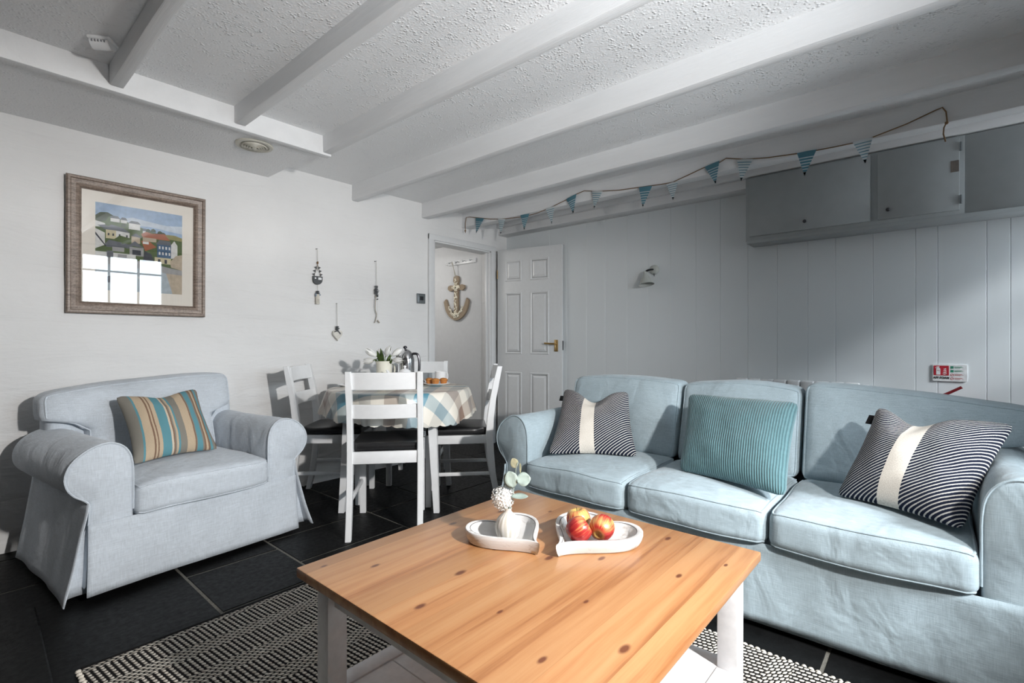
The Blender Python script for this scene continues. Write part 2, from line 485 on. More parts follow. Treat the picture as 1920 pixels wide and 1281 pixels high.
def prism(bm, poly, h0, h1, fn, bev=0):
    """poly in 2D extruded h0..h1; fn(a,b,h)->xyz"""
    A = [bm.verts.new(fn(a, b, h0)) for a, b in poly]; C = [bm.verts.new(fn(a, b, h1)) for a, b in poly]
    f1 = bm.faces.new(A); f2 = bm.faces.new(C); ring_faces(bm, A, C)
    if bev:
        es = list(f2.edges)
        bmesh.ops.bevel(bm, geom=es, offset=bev, segments=2, profile=.5, affect='EDGES', clamp_overlap=True)
    return bm

def smooth_path(pts, n=8, closed=False):
    """Catmull-Rom"""
    P = [V(p) for p in pts]; out = []; m = len(P)
    rng = m if closed else m - 1
    for i in range(rng):
        if closed: a, b, c, d = P[i - 1], P[i], P[(i + 1) % m], P[(i + 2) % m]
        else: a, b, c, d = P[max(i - 1, 0)], P[i], P[i + 1], P[min(i + 2, m - 1)]
        for k in range(n):
            t = k / n
            out.append(.5 * ((2 * b) + (c - a) * t + (2 * a - 5 * b + 4 * c - d) * t * t + (3 * b - a - 3 * c + d) * t ** 3))
    if not closed: out.append(P[-1])
    return out

def nz(x, y, z, s=1): return mnoise.noise(V((x * s, y * s, z * s)))
def sstep(a, b, x):
    t = max(0, min(1, (x - a) / (b - a))); return t * t * (3 - 2 * t)

def cushion_map(w, d, h, r, fn=None):
    hx, hy, hz = w / 2, d / 2, h / 2
    def mp(c):
        q = V((math.sin(c[0] * PI / 2) * hx, math.sin(c[1] * PI / 2) * hy, math.sin(c[2] * PI / 2) * hz))
        rr = min(r, hx, hy, hz)
        inn = V((max(-hx + rr, min(hx - rr, q.x)), max(-hy + rr, min(hy - rr, q.y)), max(-hz + rr, min(hz - rr, q.z))))
        dv = q - inn
        if dv.length > 1e-9: q = inn + dv.normalized() * rr
        return V(fn(q.x, q.y, q.z, q.x / hx, q.y / hy, q.z / hz)) if fn else q
    return mp

def cushion_bm(mp, n=18):
    bm = bmesh.new()
    bmesh.ops.create_cube(bm, size=2)
    bmesh.ops.subdivide_edges(bm, edges=bm.edges[:], cuts=n, use_grid_fill=True)
    for v in bm.verts: v.co = mp(v.co)
    return bm

def edge_loop(mp, fixed, val, n=14):
    """a loop of points round the cube face `fixed`=val"""
    other = [i for i in range(3) if i != fixed]; out = []
    cor = [(-1, -1), (1, -1), (1, 1), (-1, 1)]
    for i in range(4):
        a, b = cor[i], cor[(i + 1) % 4]
        for k in range(n):
            t = k / n
            c = [0, 0, 0]; c[fixed] = val
            c[other[0]] = a[0] + (b[0] - a[0]) * t; c[other[1]] = a[1] + (b[1] - a[1]) * t
            out.append(mp(c))
    return out

# ------------------------------------------------------------------ room
XW, YW = 3.98, 3.52            # boarded wall, plaster wall
XB, YB = -1.35, -1.25          # walls behind the camera
ZC = 2.29                      # ceiling
# floor : slate tiles over grout
fb = bmesh.new()
box(fb, XB - .1, XW + .1, YB - .1, 6.2, -.08, -.004, mi=1)
random.seed(3)
cols = [XB - .1, -.95, -.52, .10, .72, 1.13, 1.74, 2.16, 2.78, 3.19, 3.61, XW + .1]
for i in range(len(cols) - 1):
    x0, x1 = cols[i], cols[i + 1]
    if i == 4: ys = [YB - .1, -.8, -.2, .42, .83, 1.45, 2.114, 2.55, 2.97, 3.6, 4.2, 4.8, 5.4, 6.2]
    elif i == 3: ys = [YB - .1, -.6, 0, .62, 1.24, 1.9, 2.97, 3.4, 4.2, 5, 6.2]
    elif i == 5: ys = [YB - .1, -.5, .1, .72, 1.3, 1.7, 2.32, 2.68, 3.1, 3.6, 4.2, 5, 6.2]
    else:
        ys = [YB - .1]
        while ys[-1] < 6.1: ys.append(ys[-1] + random.choice((.41, .62, .41, .31, .62)))
    for y0, y1 in zip(ys, ys[1:]):
        e = .006
        box(fb, x0 + e, x1 - e, y0 + e, y1 - e, -.02, random.uniform(-.001, .0005), bev=.002, seg=1)
struct('floor', fb, [M['slate_tile'], M['grout']], ang=20)

# plaster wall with doorway
DX0, DX1, DZ = 2.955, 3.725, 1.985
def grid_wall(xs, zs, skip, disp):
    bm = bmesh.new(); g = {}
    for i, x in enumerate(xs):
        for j, z in enumerate(zs):
            g[i, j] = bm.verts.new((x, YW + disp(x, z), z))
    for i in range(len(xs) - 1):
        for j in range(len(zs) - 1):
            if skip((xs[i] + xs[i + 1]) / 2, (zs[j] + zs[j + 1]) / 2): continue
            bm.faces.new((g[i, j], g[i + 1, j], g[i + 1, j + 1], g[i, j + 1]))
    r = bmesh.ops.extrude_face_region(bm, geom=bm.faces[:])
    for v in [e for e in r['geom'] if isinstance(e, bmesh.types.BMVert)]: v.co.y = YW + .12
    return bm
def fr(a, b, n): return [a + (b - a) * i / n for i in range(n + 1)]
xs = fr(XB - .1, DX0, 110) + fr(DX0, DX1, 10)[1:] + fr(DX1, XW + .1, 6)[1:]
zs = fr(-.05, DZ, 54) + fr(DZ, 2.42, 10)[1:]
def wd(x, z):
    d = .011 * mnoise.fractal(V((x * .9, 3, z * 3.2)), 1, 2, 3) + .004 * nz(x * 2, 7, z * 9)
    k = min(abs(x - DX0), abs(x - DX1)) if DX0 - .2 < x < DX1 + .2 else .2
    if z > DZ + .1: k = .2
    return d * min(1, k / .15)
struct('wall_left', grid_wall(xs, zs, lambda x, z: DX0 < x < DX1 and z < DZ, wd), M['plaster'], ang=180)

# boarded wall: tongue-and-groove boards with fine v-grooves
bw = bmesh.new()
gy = [YB - .1, -1.0, -.72, -.50, -.297, -.199, .017, .121, .336, .542, .706, .90, 1.10, 1.30, 1.49, 1.70, 1.90, 2.1, 2.32, 2.52, 2.74, 2.95, 3.2, YW + .1]
box(bw, XW + .006, XW + .12, YB - .1, YW + .1, -.05, 2.42)
for a, b in zip(gy, gy[1:]): box(bw, XW, XW + .03, a + .0003, b - .0003, -.02, 2.41, bev=.0022, seg=1)
struct('wall_right', bw, M['panel'], ang=20)

# walls behind the camera; the window wall has two openings
W1 = (1.14, 2.10, .98, 2.10); W2 = (3.40, 3.93, .98, 2.28)
wn = bmesh.new()
def wall_with_holes(bm, x0, x1, y0, y1, z0, z1, holes):
    holes = sorted(holes); x = x0
    for (a, b, c, d) in holes:
        box(bm, x, a, y0, y1, z0, z1); box(bm, a, b, y0, y1, z0, c); box(bm, a, b, y0, y1, d, z1); x = b
    box(bm, x, x1, y0, y1, z0, z1)
wall_with_holes(wn, XB - .1, XW + .1, YB - .28, YB, -.05, 2.42, [W1, W2])
struct('wall_near', wn, M['plaster'])
struct('wall_back', B(XB - .12, XB, YB - .28, YW + .12, -.05, 2.42), plain('dark_no_bounce_wall', (.10, .095, .09), .85, nscale=9, nstr=.4, var=.3))  # unseen wall made dark to keep bounce light off the armchair side
cb = B(XB - .1, XW + .1, YB - .28, YW + .1, ZC, ZC + .1)
struct('ceiling', cb, M['ceiling'])

def window(n, w, k=3):
    a, b, c, d = w; y0, y1 = YB - .20, YB - .15
    m = bmesh.new()
    box(m, a, a + .05, y0, y1, c, d, .004); box(m, b - .05, b, y0, y1, c, d, .004)
    box(m, a, b, y0, y1, c, c + .05, .004); box(m, a, b, y0, y1, d - .05, d, .004)
    for i in range(1, k): box(m, a + (b - a) * i / k - .011, a + (b - a) * i / k + .011, y0, y1, c, d)
    for z in (c + (d - c) * .40, c + (d - c) * .78): box(m, a, b, y0, y1, z - .011, z + .011)
    o = struct('window_%d' % n, m, M['trim'])
    obj('pane', B(a + .02, b - .02, y0 + .02, y0 + .024, c + .02, d - .02), M['glass'], o)
    obj('sill', B(a - .03, b + .03, YB - .16, YB + .03, c - .03, c, .005), M['trim'], o)
window(1, W1); window(2, W2, 1)

# beams
nb = 0
def beam(x0, x1, y0, y1, z0=2.175, z1=ZC + .02, bev=.008):
    global nb
    nb += 1
    bm = B(x0, x1, y0, y1, z0, z1)
    bmesh.ops.subdivide_edges(bm, edges=[e for e in bm.edges if abs((e.verts[0].co - e.verts[1].co).y) > .5], cuts=40)
    es = [e for e in bm.edges if len(e.link_faces) == 2 and e.calc_face_angle(0) > .5 and e.verts[0].co.z < z0 + .001 and e.verts[1].co.z < z0 + .001]
    bmesh.ops.bevel(bm, geom=es, offset=bev, segments=2, profile=.5, affect='EDGES')
    for v in bm.verts:
        if v.co.z < z0 + .05:
            v.co.x += .004 * nz(v.co.x, v.co.y * 1.6, nb * 3); v.co.z += .004 * nz(v.co.x + 5, v.co.y * 1.4, nb * 5)
    return struct('trim_%d' % nb, bm, M['beam'])
TY = 2.81
beam(.497, .550, YB, TY, 2.20); beam(1.015, 1.072, YB, TY, 2.20); beam(1.508, 1.565, YB, TY + .02, 2.19)
beam(2.135, 2.200, YB, YW + .01, 2.165, bev=.014); beam(2.830, 2.905, YB, YW + .01, 2.16, bev=.014); beam(3.320, 3.42, YB, YW + .01, 2.155)
# trimmer, lower soffit behind it, wall plate
struct('trim_7', B(XB, 1.565, TY, TY + .05, 2.178, ZC + .02, .004), M['beam'])
struct('trim_8', B(XB, 1.49, TY + .05, YW + .02, 2.188, ZC + .02), M['ceiling'])
pl = bmesh.new(); box(pl, 3.845, XW + .01, YB, YW + .01, 2.165, ZC + .01, .006); box(pl, 3.81, XW, YB, YW + .01, 2.235, ZC + .01, .006)
struct('trim_9', pl, M['beam'])

# doorway lining + architrave
df = bmesh.new()
box(df, DX0 - .055, DX0 + .006, YW - .022, YW + .002, 0, DZ + .05, .006); box(df, DX1 - .006, DX1 + .06, YW - .022, YW + .002, 0, DZ + .05, .006)
box(df, DX0 - .055, DX1 + .06, YW - .024, YW + .002, DZ - .006, DZ + .05, .006)
box(df, DX0 - .004, DX0 + .02, YW - .012, YW + .13, 0, DZ, .003); box(df, DX1 - .02, DX1 + .004, YW - .012, YW + .05, 0, DZ, .003)
box(df, DX0, DX1, YW - .012, YW + .13, DZ - .02, DZ + .004, .003)
box(df, DX0 + .018, DX0 + .032, YW + .04, YW + .13, 0, DZ - .02, .002); box(df, DX1 - .032, DX1 - .018, YW + .022, YW + .05, 0, DZ - .02, .002)
fo = struct('trim_10', df, M['trim'])
obj('strike_plate', B(DX0 + .019, DX0 + .022, YW + .005, YW + .03, .99, 1.05), M['darksteel'], fo)

# hallway beyond
HX = 3.738
struct('wall_hallway', B(HX, HX + .1, YW + .045, 6.2, -.05, 2.4), M['hallwall'])
struct('wall_hallway_end', B(2.3, HX, 6.1, 6.2, -.05, 2.4), M['hallwall'])
struct('wall_hallway_side', B(2.3, 2.4, YW + .12, 6.1, -.05, 2.4), M['hallwall'])
struct('ceiling_hallway', B(2.3, HX + .1, YW + .12, 6.2, 2.12, 2.4), M['hallwall'])

# open door
th = math.atan2(2.765 - 3.475, 3.94 - 3.785)
DR = empty('door_1', None, None, (3.785, 3.475, 0), th); DR['kind'] = 'structure'
DW, DH = .722, 1.995
obj('door_slab', B(0, DW, 0, .035, .008, DH, .002), M['trim'], DR)
for (px0, px1) in ((.09, .285), (.375, .585)):
    for (z0, z1) in ((1.665, 1.885), (.925, 1.555), (.22, .745)):
        bm = bmesh.new()
        def rr(i, y): return [bm.verts.new(p) for p in ((px0 + i, y, z0 + i), (px1 - i, y, z0 + i), (px1 - i, y, z1 - i), (px0 + i, y, z1 - i))]
        seq = [(0, .001), (.006, -.006), (.014, -.005), (.022, .0), (.03, .0), (.05, -.0075)]
        R_ = [rr(i, y) for i, y in seq]
        for a, b in zip(R_, R_[1:]): ring_faces(bm, a, b)
        bm.faces.new(R_[-1])
        obj('door_panel', bm, M['trim'], DR, ang=20)
hp = obj('handle_plate', B(DW - .078, DW - .042, -.009, .001, .955, 1.07, .003), M['brass'], DR)
tag(hp, 'brass backplate')
hb = T(smooth_path([(DW - .06, 0, 1.03), (DW - .06, -.03, 1.03), (DW - .066, -.048, 1.031), (DW - .085, -.052, 1.032), (DW - .165, -.05, 1.036)], 5), .0085)
tag(obj('handle', hb, M['brass'], DR), 'brass lever handle')
obj('latch', B(DW - .001, DW + .003, .008, .028, .97, 1.06), M['darksteel'], DR)
obj('hinge', B(-.004, .004, -.004, .01, 1.70, 1.79), M['brass'], DR)

# ------------------------------------------------------------------ upholstery
def arm_profile(sgn, aw):
    """(outward, z) profile of a rolled arm, inner side first"""
    k = aw / .215
    pts = [(0, .06), (0, .2), (0, .34), (0, .46), (.001, .54), (.010, .60), (.035, .642), (.075, .662), (.118, .656), (.160, .632), (.194, .596),
           (.212, .548), (.208, .500), (.186, .458), (.158, .430), (.142, .405), (.140, .36), (.145, .28), (.150, .16), (.155, .06)]
    return [(a * k, z) for a, z in smooth_path([(a, z, 0) for a, z in pts], 3) for a, z in [(a, z)]] if False else [(p.x * k, p.y) for p in smooth_path([(a, z, 0) for a, z in pts], 3)]

def make_sofa(name, label, cat, loc, rotz, seat_w, aw, D, cushions, mat, ears, seed, slump=0, arm_z=1.0, tilt=0):
    root = empty(name, label, cat, loc, rotz)
    hw = seat_w / 2
    # base frame and back (covered)
    obj('base', B(-hw - aw * .62, hw + aw * .62, .03, D - .02, .045, .335, .02), mat, root)
    bk = cushion_map(seat_w + aw * 1.15, .17, .50, .05, lambda x, y, z, u, v, w: (x + .006 * nz(x * 4, y, z * 4 + seed), D - .105 + y + z * .10, .545 + z))
    obj('backrest', cushion_bm(bk, 14), mat, root, 180)
    for sx in (-1, 1):
        pr = arm_profile(sx, aw)
        bm = bmesh.new(); rings = []
        ny = 14
        ysq = [(-.004, .014), (.0, .004), (.006, .0)] + [(.006 + (D - .06) * i / ny, 0) for i in range(1, ny + 1)]
        cx = sum(p[0] for p in pr) / len(pr); cz = .4
        for (y, ins) in ysq:
            ring = []
            for (a, z) in pr:
                z = z * (1 - (1 - arm_z) * sstep(.3, .5, z))
                da, dz = a - cx, z - cz; ln = math.hypot(da, dz) or 1
                q = .006 * nz(a * 7 + seed, y * 5, z * 9) if y > .02 else 0
                aa = a - da / ln * (ins - q); zz = z - dz / ln * (ins - q)
                zz -= .05 * sstep(.45, D, y) * sstep(.5, .66, zz) if slump else 0
                ring.append(bm.verts.new((sx * (hw + aa), y, zz)))
            rings.append(ring)
        for a, b in zip(rings, rings[1:]): ring_faces(bm, a, b)
        bm.faces.new(rings[0]); bm.faces.new(rings[-1])
        o = obj('arm', bm, mat, root, 50)
        pp = [(sx * (hw + a), .0, z * (1 - (1 - arm_z) * sstep(.3, .5, z))) for a, z in pr if z > .30]
        obj('piping', T(pp, .0042, n=6), mat, o)
    # skirt front
    def sheet(fn, nu, nv, th=.004):
        bm = bmesh.new(); g = {}
        for i in range(nu + 1):
            for j in range(nv + 1): g[i, j] = bm.verts.new(fn(i / nu, j / nv))
        for i in range(nu):
            for j in range(nv): bm.faces.new((g[i, j], g[i + 1, j], g[i + 1, j + 1], g[i, j + 1]))
        bm.normal_update()
        r = bmesh.ops.solidify(bm, geom=bm.faces[:], thickness=th)
        return bm
    xe = hw + aw * .68
    def front(u, v):
        x = -xe + 2 * xe * u; z = .312 - v * .287
        y = -.006 - .012 * v + .010 * v * nz(x * 3 + seed, 0, z * 2) + .003 * nz(x * 9, seed, z * 8)
        e = abs(2 * u - 1)
        return (x * (1 + .018 * v * sstep(.85, 1, e)), y, z + .010 * v * nz(x * 1.6, seed, 1))
    obj('skirt', sheet(front, 60, 10), mat, root, 180)
    for sx in (-1, 1):
        def side(u, v):
            y = D - .05 - (D - .05 + .012) * u; z = .40 - v * .372
            fl = .078 * v ** 1.25
            a = hw + aw * .665 + fl * (.75 + .35 * sstep(.6, 1, u)) + .016 * v * nz(y * 4 + seed, sx, 0) + .006 * nz(y * 7, z * 6, seed)
            y -= .035 * v * v * sstep(.8, 1, u)
            return (sx * a, y, z)
        obj('side_skirt', sheet(side, 30, 12), mat, root, 180)
        def pleat(u, v):
            z = .355 - v * .325
            a = hw + aw * .60 + (.095 * v) * u
            return (sx * a, .022 + .012 * v * math.sin(u * PI), z)
        obj('pleat', sheet(pleat, 6, 8), mat, root, 180)
    # seat cushions
    n = cushions; cw = seat_w / n
    for i in range(n):
        cx = -hw + cw * (i + .5)
        sd = seed + i * 3.1
        def fs(x, y, z, u, v, w, cx=cx, sd=sd):
            top = sstep(-1, 1, w)
            z += .030 * (1 - u * u) * (1 - v * v) * top - .006 * top * sstep(.4, 1, -v) * u * u
            z += .007 * nz(x * 5 + sd, y * 5, z * 3)
            y -= .014 * (1 - u * u) * sstep(.3, 1, -v) - .006 * nz(x * 4, z * 6, sd)
            return (cx + x * (1 - .004 * w) + .003 * nz(y * 5, z * 5, sd), .262 + y, .376 + z + .012 * sstep(.0, -.9, v) * 0)
        mp = cushion_map(cw - .006, .585, .142, .036, fs)
        o = obj('seat_cushion', cushion_bm(mp, 20), mat, root, 180)
        for lv in (1, -1): obj('piping', T(edge_loop(mp, 2, lv), .0042, n=6, closed=True), mat, o)
    # back cushions
    for i in range(n):
        el = ears[0] if i == 0 else 0; er = ears[1] if i == n - 1 else 0; tl = tilt if n == 1 else (-.028 if i == n - 1 else 0)
        cx = -hw + cw * (i + .5); sd = seed + 20 + i * 5.3
        def fb_(x, y, z, u, v, w, cx=cx, sd=sd, el=el, er=er, tl=tl):
            zz = .635 + z + tl * u * sstep(-1, .5, w)
            k = sstep(.635, .685, zz)
            if u < 0: x += u * el * k
            else: x += u * er * k
            b = (1 - u * u) * (1 - w * w)
            y2 = y - (.042 * b if v < 0 else -.01 * b) * 1
            zz += .018 * (1 - u * u) * sstep(.2, 1, w) + .010 * nz(x * 3 + sd, 0, 2) * sstep(0, 1, w)
            y2 += .010 * nz(x * 4 + sd, z * 4, 1) - .012 * sstep(-.2, -1, w)
            return (cx + x, .615 + y2 + (zz - .43) * .22 - .02, zz)
        mp = cushion_map(cw - .010, .165, .40, .042, fb_)
        o = obj('back_cushion', cushion_bm(mp, 20), mat, root, 180)
        for lv in (-1,): obj('piping', T(edge_loop(mp, 1, lv), .0042, n=6, closed=True), mat, o)
    return root

make_sofa('sofa', 'long pale blue three seat slipcovered sofa facing the coffee table', 'sofa', (1.985, .762, 0), -PI / 2, 1.70, .215, .88, 3, M['sofa'], (.13, .20), 1)
make_sofa('armchair', 'wide pale blue slipcovered armchair against the white plaster wall', 'armchair', (.842, 2.655, 0), math.radians(7.5), .60, .228, .79, 1, M['armchair'], (.165, .115), 9, arm_z=.955, tilt=.028)

# ------------------------------------------------------------------ throw cushions
def pillow(name, label, cor, mat, t_front, t_back, dent=0, group='throw cushions', pinch=.07, tabbed=False, sd=0, du=0):
    TL, TR, BR_, BL = [V(c) for c in cor]
    cen = (TL + TR + BR_ + BL) / 4
    nrm = (TR - TL + BR_ - BL).cross(TL - BL + TR - BR_).normalized()
    bm = bmesh.new(); uvl = bm.loops.layers.uv.new('UVMap'); n = 44; g = [{}, {}]; uv = {}
    for s in (0, 1):
        for i in range(n + 1):
            for j in range(n + 1):
                if s == 1 and (i in (0, n) or j in (0, n)):
                    g[1][i, j] = g[0][i, j]; continue
                u = math.sin((i / n * 2 - 1) * PI / 2); v = math.sin((j / n * 2 - 1) * PI / 2)
                uu = u * (1 - pinch * (1 - v * v) * abs(u)); vv = v * (1 - pinch * (1 - u * u) * abs(v))
                # rounded corners
                cr = max(0, abs(u) + abs(v) - 1.86) * .6
                uu *= 1 - cr * .5; vv *= 1 - cr * .5
                if dent: vv -= dent * math.exp(-((u - du) / .42) ** 2) * sstep(-.1, 1, v)
                a, b = (uu + 1) / 2, (vv + 1) / 2
                p = BL * (1 - a) * (1 - b) + BR_ * a * (1 - b) + TL * (1 - a) * b + TR * a * b
                th = (max(0, 1 - abs(u) ** 2.6) * max(0, 1 - abs(v) ** 2.6)) ** .55
                if dent: th *= 1 - .35 * math.exp(-((u - du) / .3) ** 2) * sstep(.1, 1, v)
                w = .006 * nz(u * 3 + sd, v * 3, s) + .004 * nz(u * 8, v * 7 + sd, s) * (1 - th)
                ed = (abs(u) > .999 or abs(v) > .999)
                p = p + nrm * ((t_front * th + (0 if ed else w * th ** .4)) if s == 0 else -(t_back * th))
                vt = bm.verts.new(p - cen); g[s][i, j] = vt; uv[vt] = (i / n, j / n)
                uv[vt] = ((u + 1) / 2, (v + 1) / 2)
    for s in (0, 1):
        for i in range(n):
            for j in range(n):
                q = [g[s][i, j], g[s][i + 1, j], g[s][i + 1, j + 1], g[s][i, j + 1]]
                try: f = bm.faces.new(q if s == 0 else q[::-1])
                except ValueError: continue
                for lp in f.loops: lp[uvl].uv = uv[lp.vert]
    o = obj(name, bm, mat, None, 180, loc=cen)
    tag(o, label, 'cushion', group)
    ring = [g_ for g_ in []]
    if tabbed:
        a = TL * .84 + BL * .16 - cen; d = (TL - TR).normalized(); up = (TL - BL).normalized()
        bm = bmesh.new()
        vs = [bm.verts.new(p) for p in (a - up * .02 - d * .012, a - up * .02 + d * .014, a + up * .02 + d * .014, a + up * .02 - d * .012)]
        bm.faces.new(vs); bmesh.ops.solidify(bm, geom=bm.faces[:], thickness=.003)
        tag(obj('fabric_tab', bm, M['black_strap'], o), 'small black fabric tab')
    return o

pillow('throw_cushion', 'beige brown and turquoise striped cushion on the armchair', [(.565, 3.075, .782), (.935, 3.13, .792), (.966, 2.885, .482), (.590, 2.835, .478)], M['striped'], .075, .05, dent=.10, sd=1, pinch=.10)
pillow('throw_cushion', 'teal corduroy cushion in the middle of the sofa', [(2.43, .945, .795), (2.43, .462, .790), (2.04, .432, .478), (2.175, .892, .474)], M['cord'], .075, .05, sd=2, pinch=.045)
pillow('throw_cushion', 'navy twill cushion with cream band against the far left sofa arm', [(2.40, 1.672, .775), (2.44, 1.278, .782), (2.30, 1.154, .472), (2.06, 1.540, .468)], M['navy'], .075, .055, dent=.36, sd=3, tabbed=True)
pillow('throw_cushion', 'large navy twill cushion with cream band against the near right sofa arm', [(2.41, .188, .800), (2.36, -.190, .775), (2.04, -.050, .476), (2.205, .300, .474)], M['navy'], .085, .055, dent=.27, sd=4, tabbed=True, du=-.25)

# ------------------------------------------------------------------ coffee table
ct = empty('coffee_table', 'square coffee table with pine plank top and white legs', 'table', (1.065, .832, 0), 0)
TX0, TX1, TY0, TY1 = -.452, .452, -.448, .448
bm = B(TX0, TX1, TY0, TY1, .434, .460, .004, 2)
obj('tabletop', bm, M['pine'], ct)
for sx in (-1, 1):
    for sy in (-1, 1):
        cx, cy = sx * .385, sy * .385
        obj('leg', B(cx - .0275, cx + .0275, cy - .0275, cy + .0275, .013, .434, .003), M['wood_white'], ct)
for s in (-1, 1):
    obj('apron', B(-.36, .36, s * .385 - .009, s * .385 + .009, .365, .434), M['wood_white'], ct)
    obj('apron', B(s * .385 - .009, s * .385 + .009, -.36, .36, .365, .434), M['wood_white'], ct)
sh = bmesh.new()
for i in range(5):
    a = -.3575 + .715 * i / 5
    box(sh, a + .0008, a + .715 / 5 - .0008, -.3575, .3575, .125, .141, .0015, 1)
obj('shelf', sh, M['wood_white'], ct)
for s in (-1, 1):
    obj('shelf_rail', B(-.3575, .3575, s * .385 - .0275, s * .385 + .0275, .09, .145, .002), M['wood_white'], ct)
    obj('shelf_rail', B(s * .385 - .0275, s * .385 + .0275, -.3575, .3575, .09, .145, .002), M['wood_white'], ct)

# rug
rg = B(-.76, .76, -.98, .98, 0, .011, .004, 2)
rug = obj('rug', rg, M['rug'], None, 60, loc=(1.055, 1.10, .001)); tag(rug, 'flat woven black and cream rug under the coffee table', 'rug')
fb_ = bmesh.new(); random.seed(5)
for sx in (-1, 1):
    for k in range(98):
        y = -.965 + k * .0199
        r_ = .009 + random.uniform(-.002, .002)
        lathe(fb_, [(r_ * .2, -.003), (r_ * .8, 0), (r_, .004), (r_ * .7, .008), (r_ * .1, .010)], 8, (sx * (.762 + random.uniform(0, .006)), y, .002))
fr_ = obj('fringe', fb_, flat('cream_yarn', (.60, .56, .49), .95), rug, 180); fr_['kind'] = 'stuff'; fr_['label'] = 'cream looped yarn fringe'

# hearth slab in the near left corner
hs = bmesh.new(); box(hs, -.75, .245, .6, 2.66, 0, .028, .005, 1)
for v in hs.verts: v.co.x += (v.co.y - 2.66) * .03 if v.co.x > 0 else 0
tag(obj('hearth_slab', hs, M['slate_tile']), 'low black slate hearth slab in the near left corner of the floor', 'hearth')

# ------------------------------------------------------------------ heart trays and things on the coffee table
ZT = .4605
def heart(n=64, s=1):
    out = []
    for i in range(n):
        t = 2 * PI * i / n
        x = 16 * math.sin(t) ** 3; y = 13 * math.cos(t) - 5 * math.cos(2 * t) - 2 * math.cos(3 * t) - math.cos(4 * t)
        out.append((x / 16 * s, (y + 17) / 29 * s))   # tip at (0,0), lobes up
    return out
def heart_tray(label, tip, ang, w, ln):
    root = None
    hp = heart(72)
    def pt(k, z):
        res = []
        for x, y in hp:
            yy = y * ln; xx = x * w / 2
            cx, cy = 0, ln * .58
            res.append((cx + (xx - cx) * k, cy + (yy - cy) * k, z))
        return res
    bm = bmesh.new()
    seq = [(.86, 0), (.93, .002), (.97, .012), (1.0, .026), (1.0, .034), (.985, .037), (.90, .037), (.875, .034), (.82, .017), (.70, .010), (.3, .009)]
    R_ = [[bm.verts.new(p) for p in pt(k, z)] for k, z in seq]
    for a, b in zip(R_, R_[1:]): ring_faces(bm, a, b)
    bm.faces.new(R_[0]); bm.faces.new(R_[-1])
    o = obj('heart_tray', bm, M['whitewash'], None, 50, loc=(tip[0], tip[1], ZT), rot=(0, 0, ang))
    tag(o, label, 'tray', 'heart trays on the coffee table')
    dk = plain('worn_rim', (.13, .12, .12), .8) if 'worn_rim' not in bpy.data.materials else bpy.data.materials['worn_rim']
    obj('worn_edge', T([V(p) for p in pt(.885, .0352)], .0013, n=5, closed=True), dk, o)
    return o
# left one points towards the camera-right, the other one to its left
heart_tray('white heart shaped wooden tray holding the vase', (1.080, .835), math.radians(-14), .235, .255)
heart_tray('white heart shaped wooden tray holding three apples', (1.102, .795), math.radians(-92), .275, .290)

# vase with flower and sprig
vx, vy = 1.104, .972
vb = bmesh.new()
prof = [(.018, 0), (.026, .001), (.034, .010), (.0395, .030), (.0385, .048), (.031, .066), (.020, .078), (.0125, .086), (.0115, .093), (.0135, .098), (.011, .097), (.009, .09), (.009, .06)]
prof = [(p.x, p.y) for p in smooth_path([(r, z, 0) for r, z in prof], 4)]
lathe(vb, prof, 48)
for v in vb.verts:
    a = math.atan2(v.co.y, v.co.x); k = 1 + .025 * abs(math.sin(a * 10)) * sstep(.0, .02, v.co.z) * (1 - sstep(.07, .09, v.co.z))
    v.co.x *= k * .93; v.co.y *= k * .93; v.co.z *= .92
zv = ZT + .0095
tag(obj('bud_vase', vb, M['vase'], None, 60, loc=(vx, vy, zv)), 'small ribbed stoneware bulb vase on the left heart tray', 'vase')
# hydrangea
hx, hy, hz = vx + .004, vy + .016, zv + .128
hd = empty('hydrangea', 'round white hydrangea flower head in the small vase', 'flower', (vx - .004, vy + .004, zv + .036))
obj('stem', T([(0, 0, 0), (.001, .002, .04), (.003, .010, .060)], .002), M['tulip_green'], hd)
random.seed(11); fl = bmesh.new()
for k in range(130):
    z = 1 - 2 * (k + .5) / 130; a = k * 2.39996
    d = V((math.sqrt(1 - z * z) * math.cos(a), math.sqrt(1 - z * z) * math.sin(a), z))
    c = V((.004, .016, .078)) + d * (.030 + random.uniform(-.004, .005))
    q = d.to_track_quat('Z', 'Y').to_matrix()
    ro = random.uniform(0, 2)
    for p in range(4):
        b = ro + p * PI / 2
        pv = [c + q @ V((r * math.cos(b + o_), r * math.sin(b + o_), h)) for r, o_, h in ((.0005, 0, 0), (.0048, -.6, .002), (.0072, 0, .0032), (.0048, .6, .002))]
        fl.faces.new([fl.verts.new(x) for x in pv])
bmesh.ops.create_icosphere(fl, subdivisions=2, radius=.027, matrix=Matrix.Translation((.004, .016, .078)))
obj('petals', fl, M['petal'], hd, 0, keep=True)
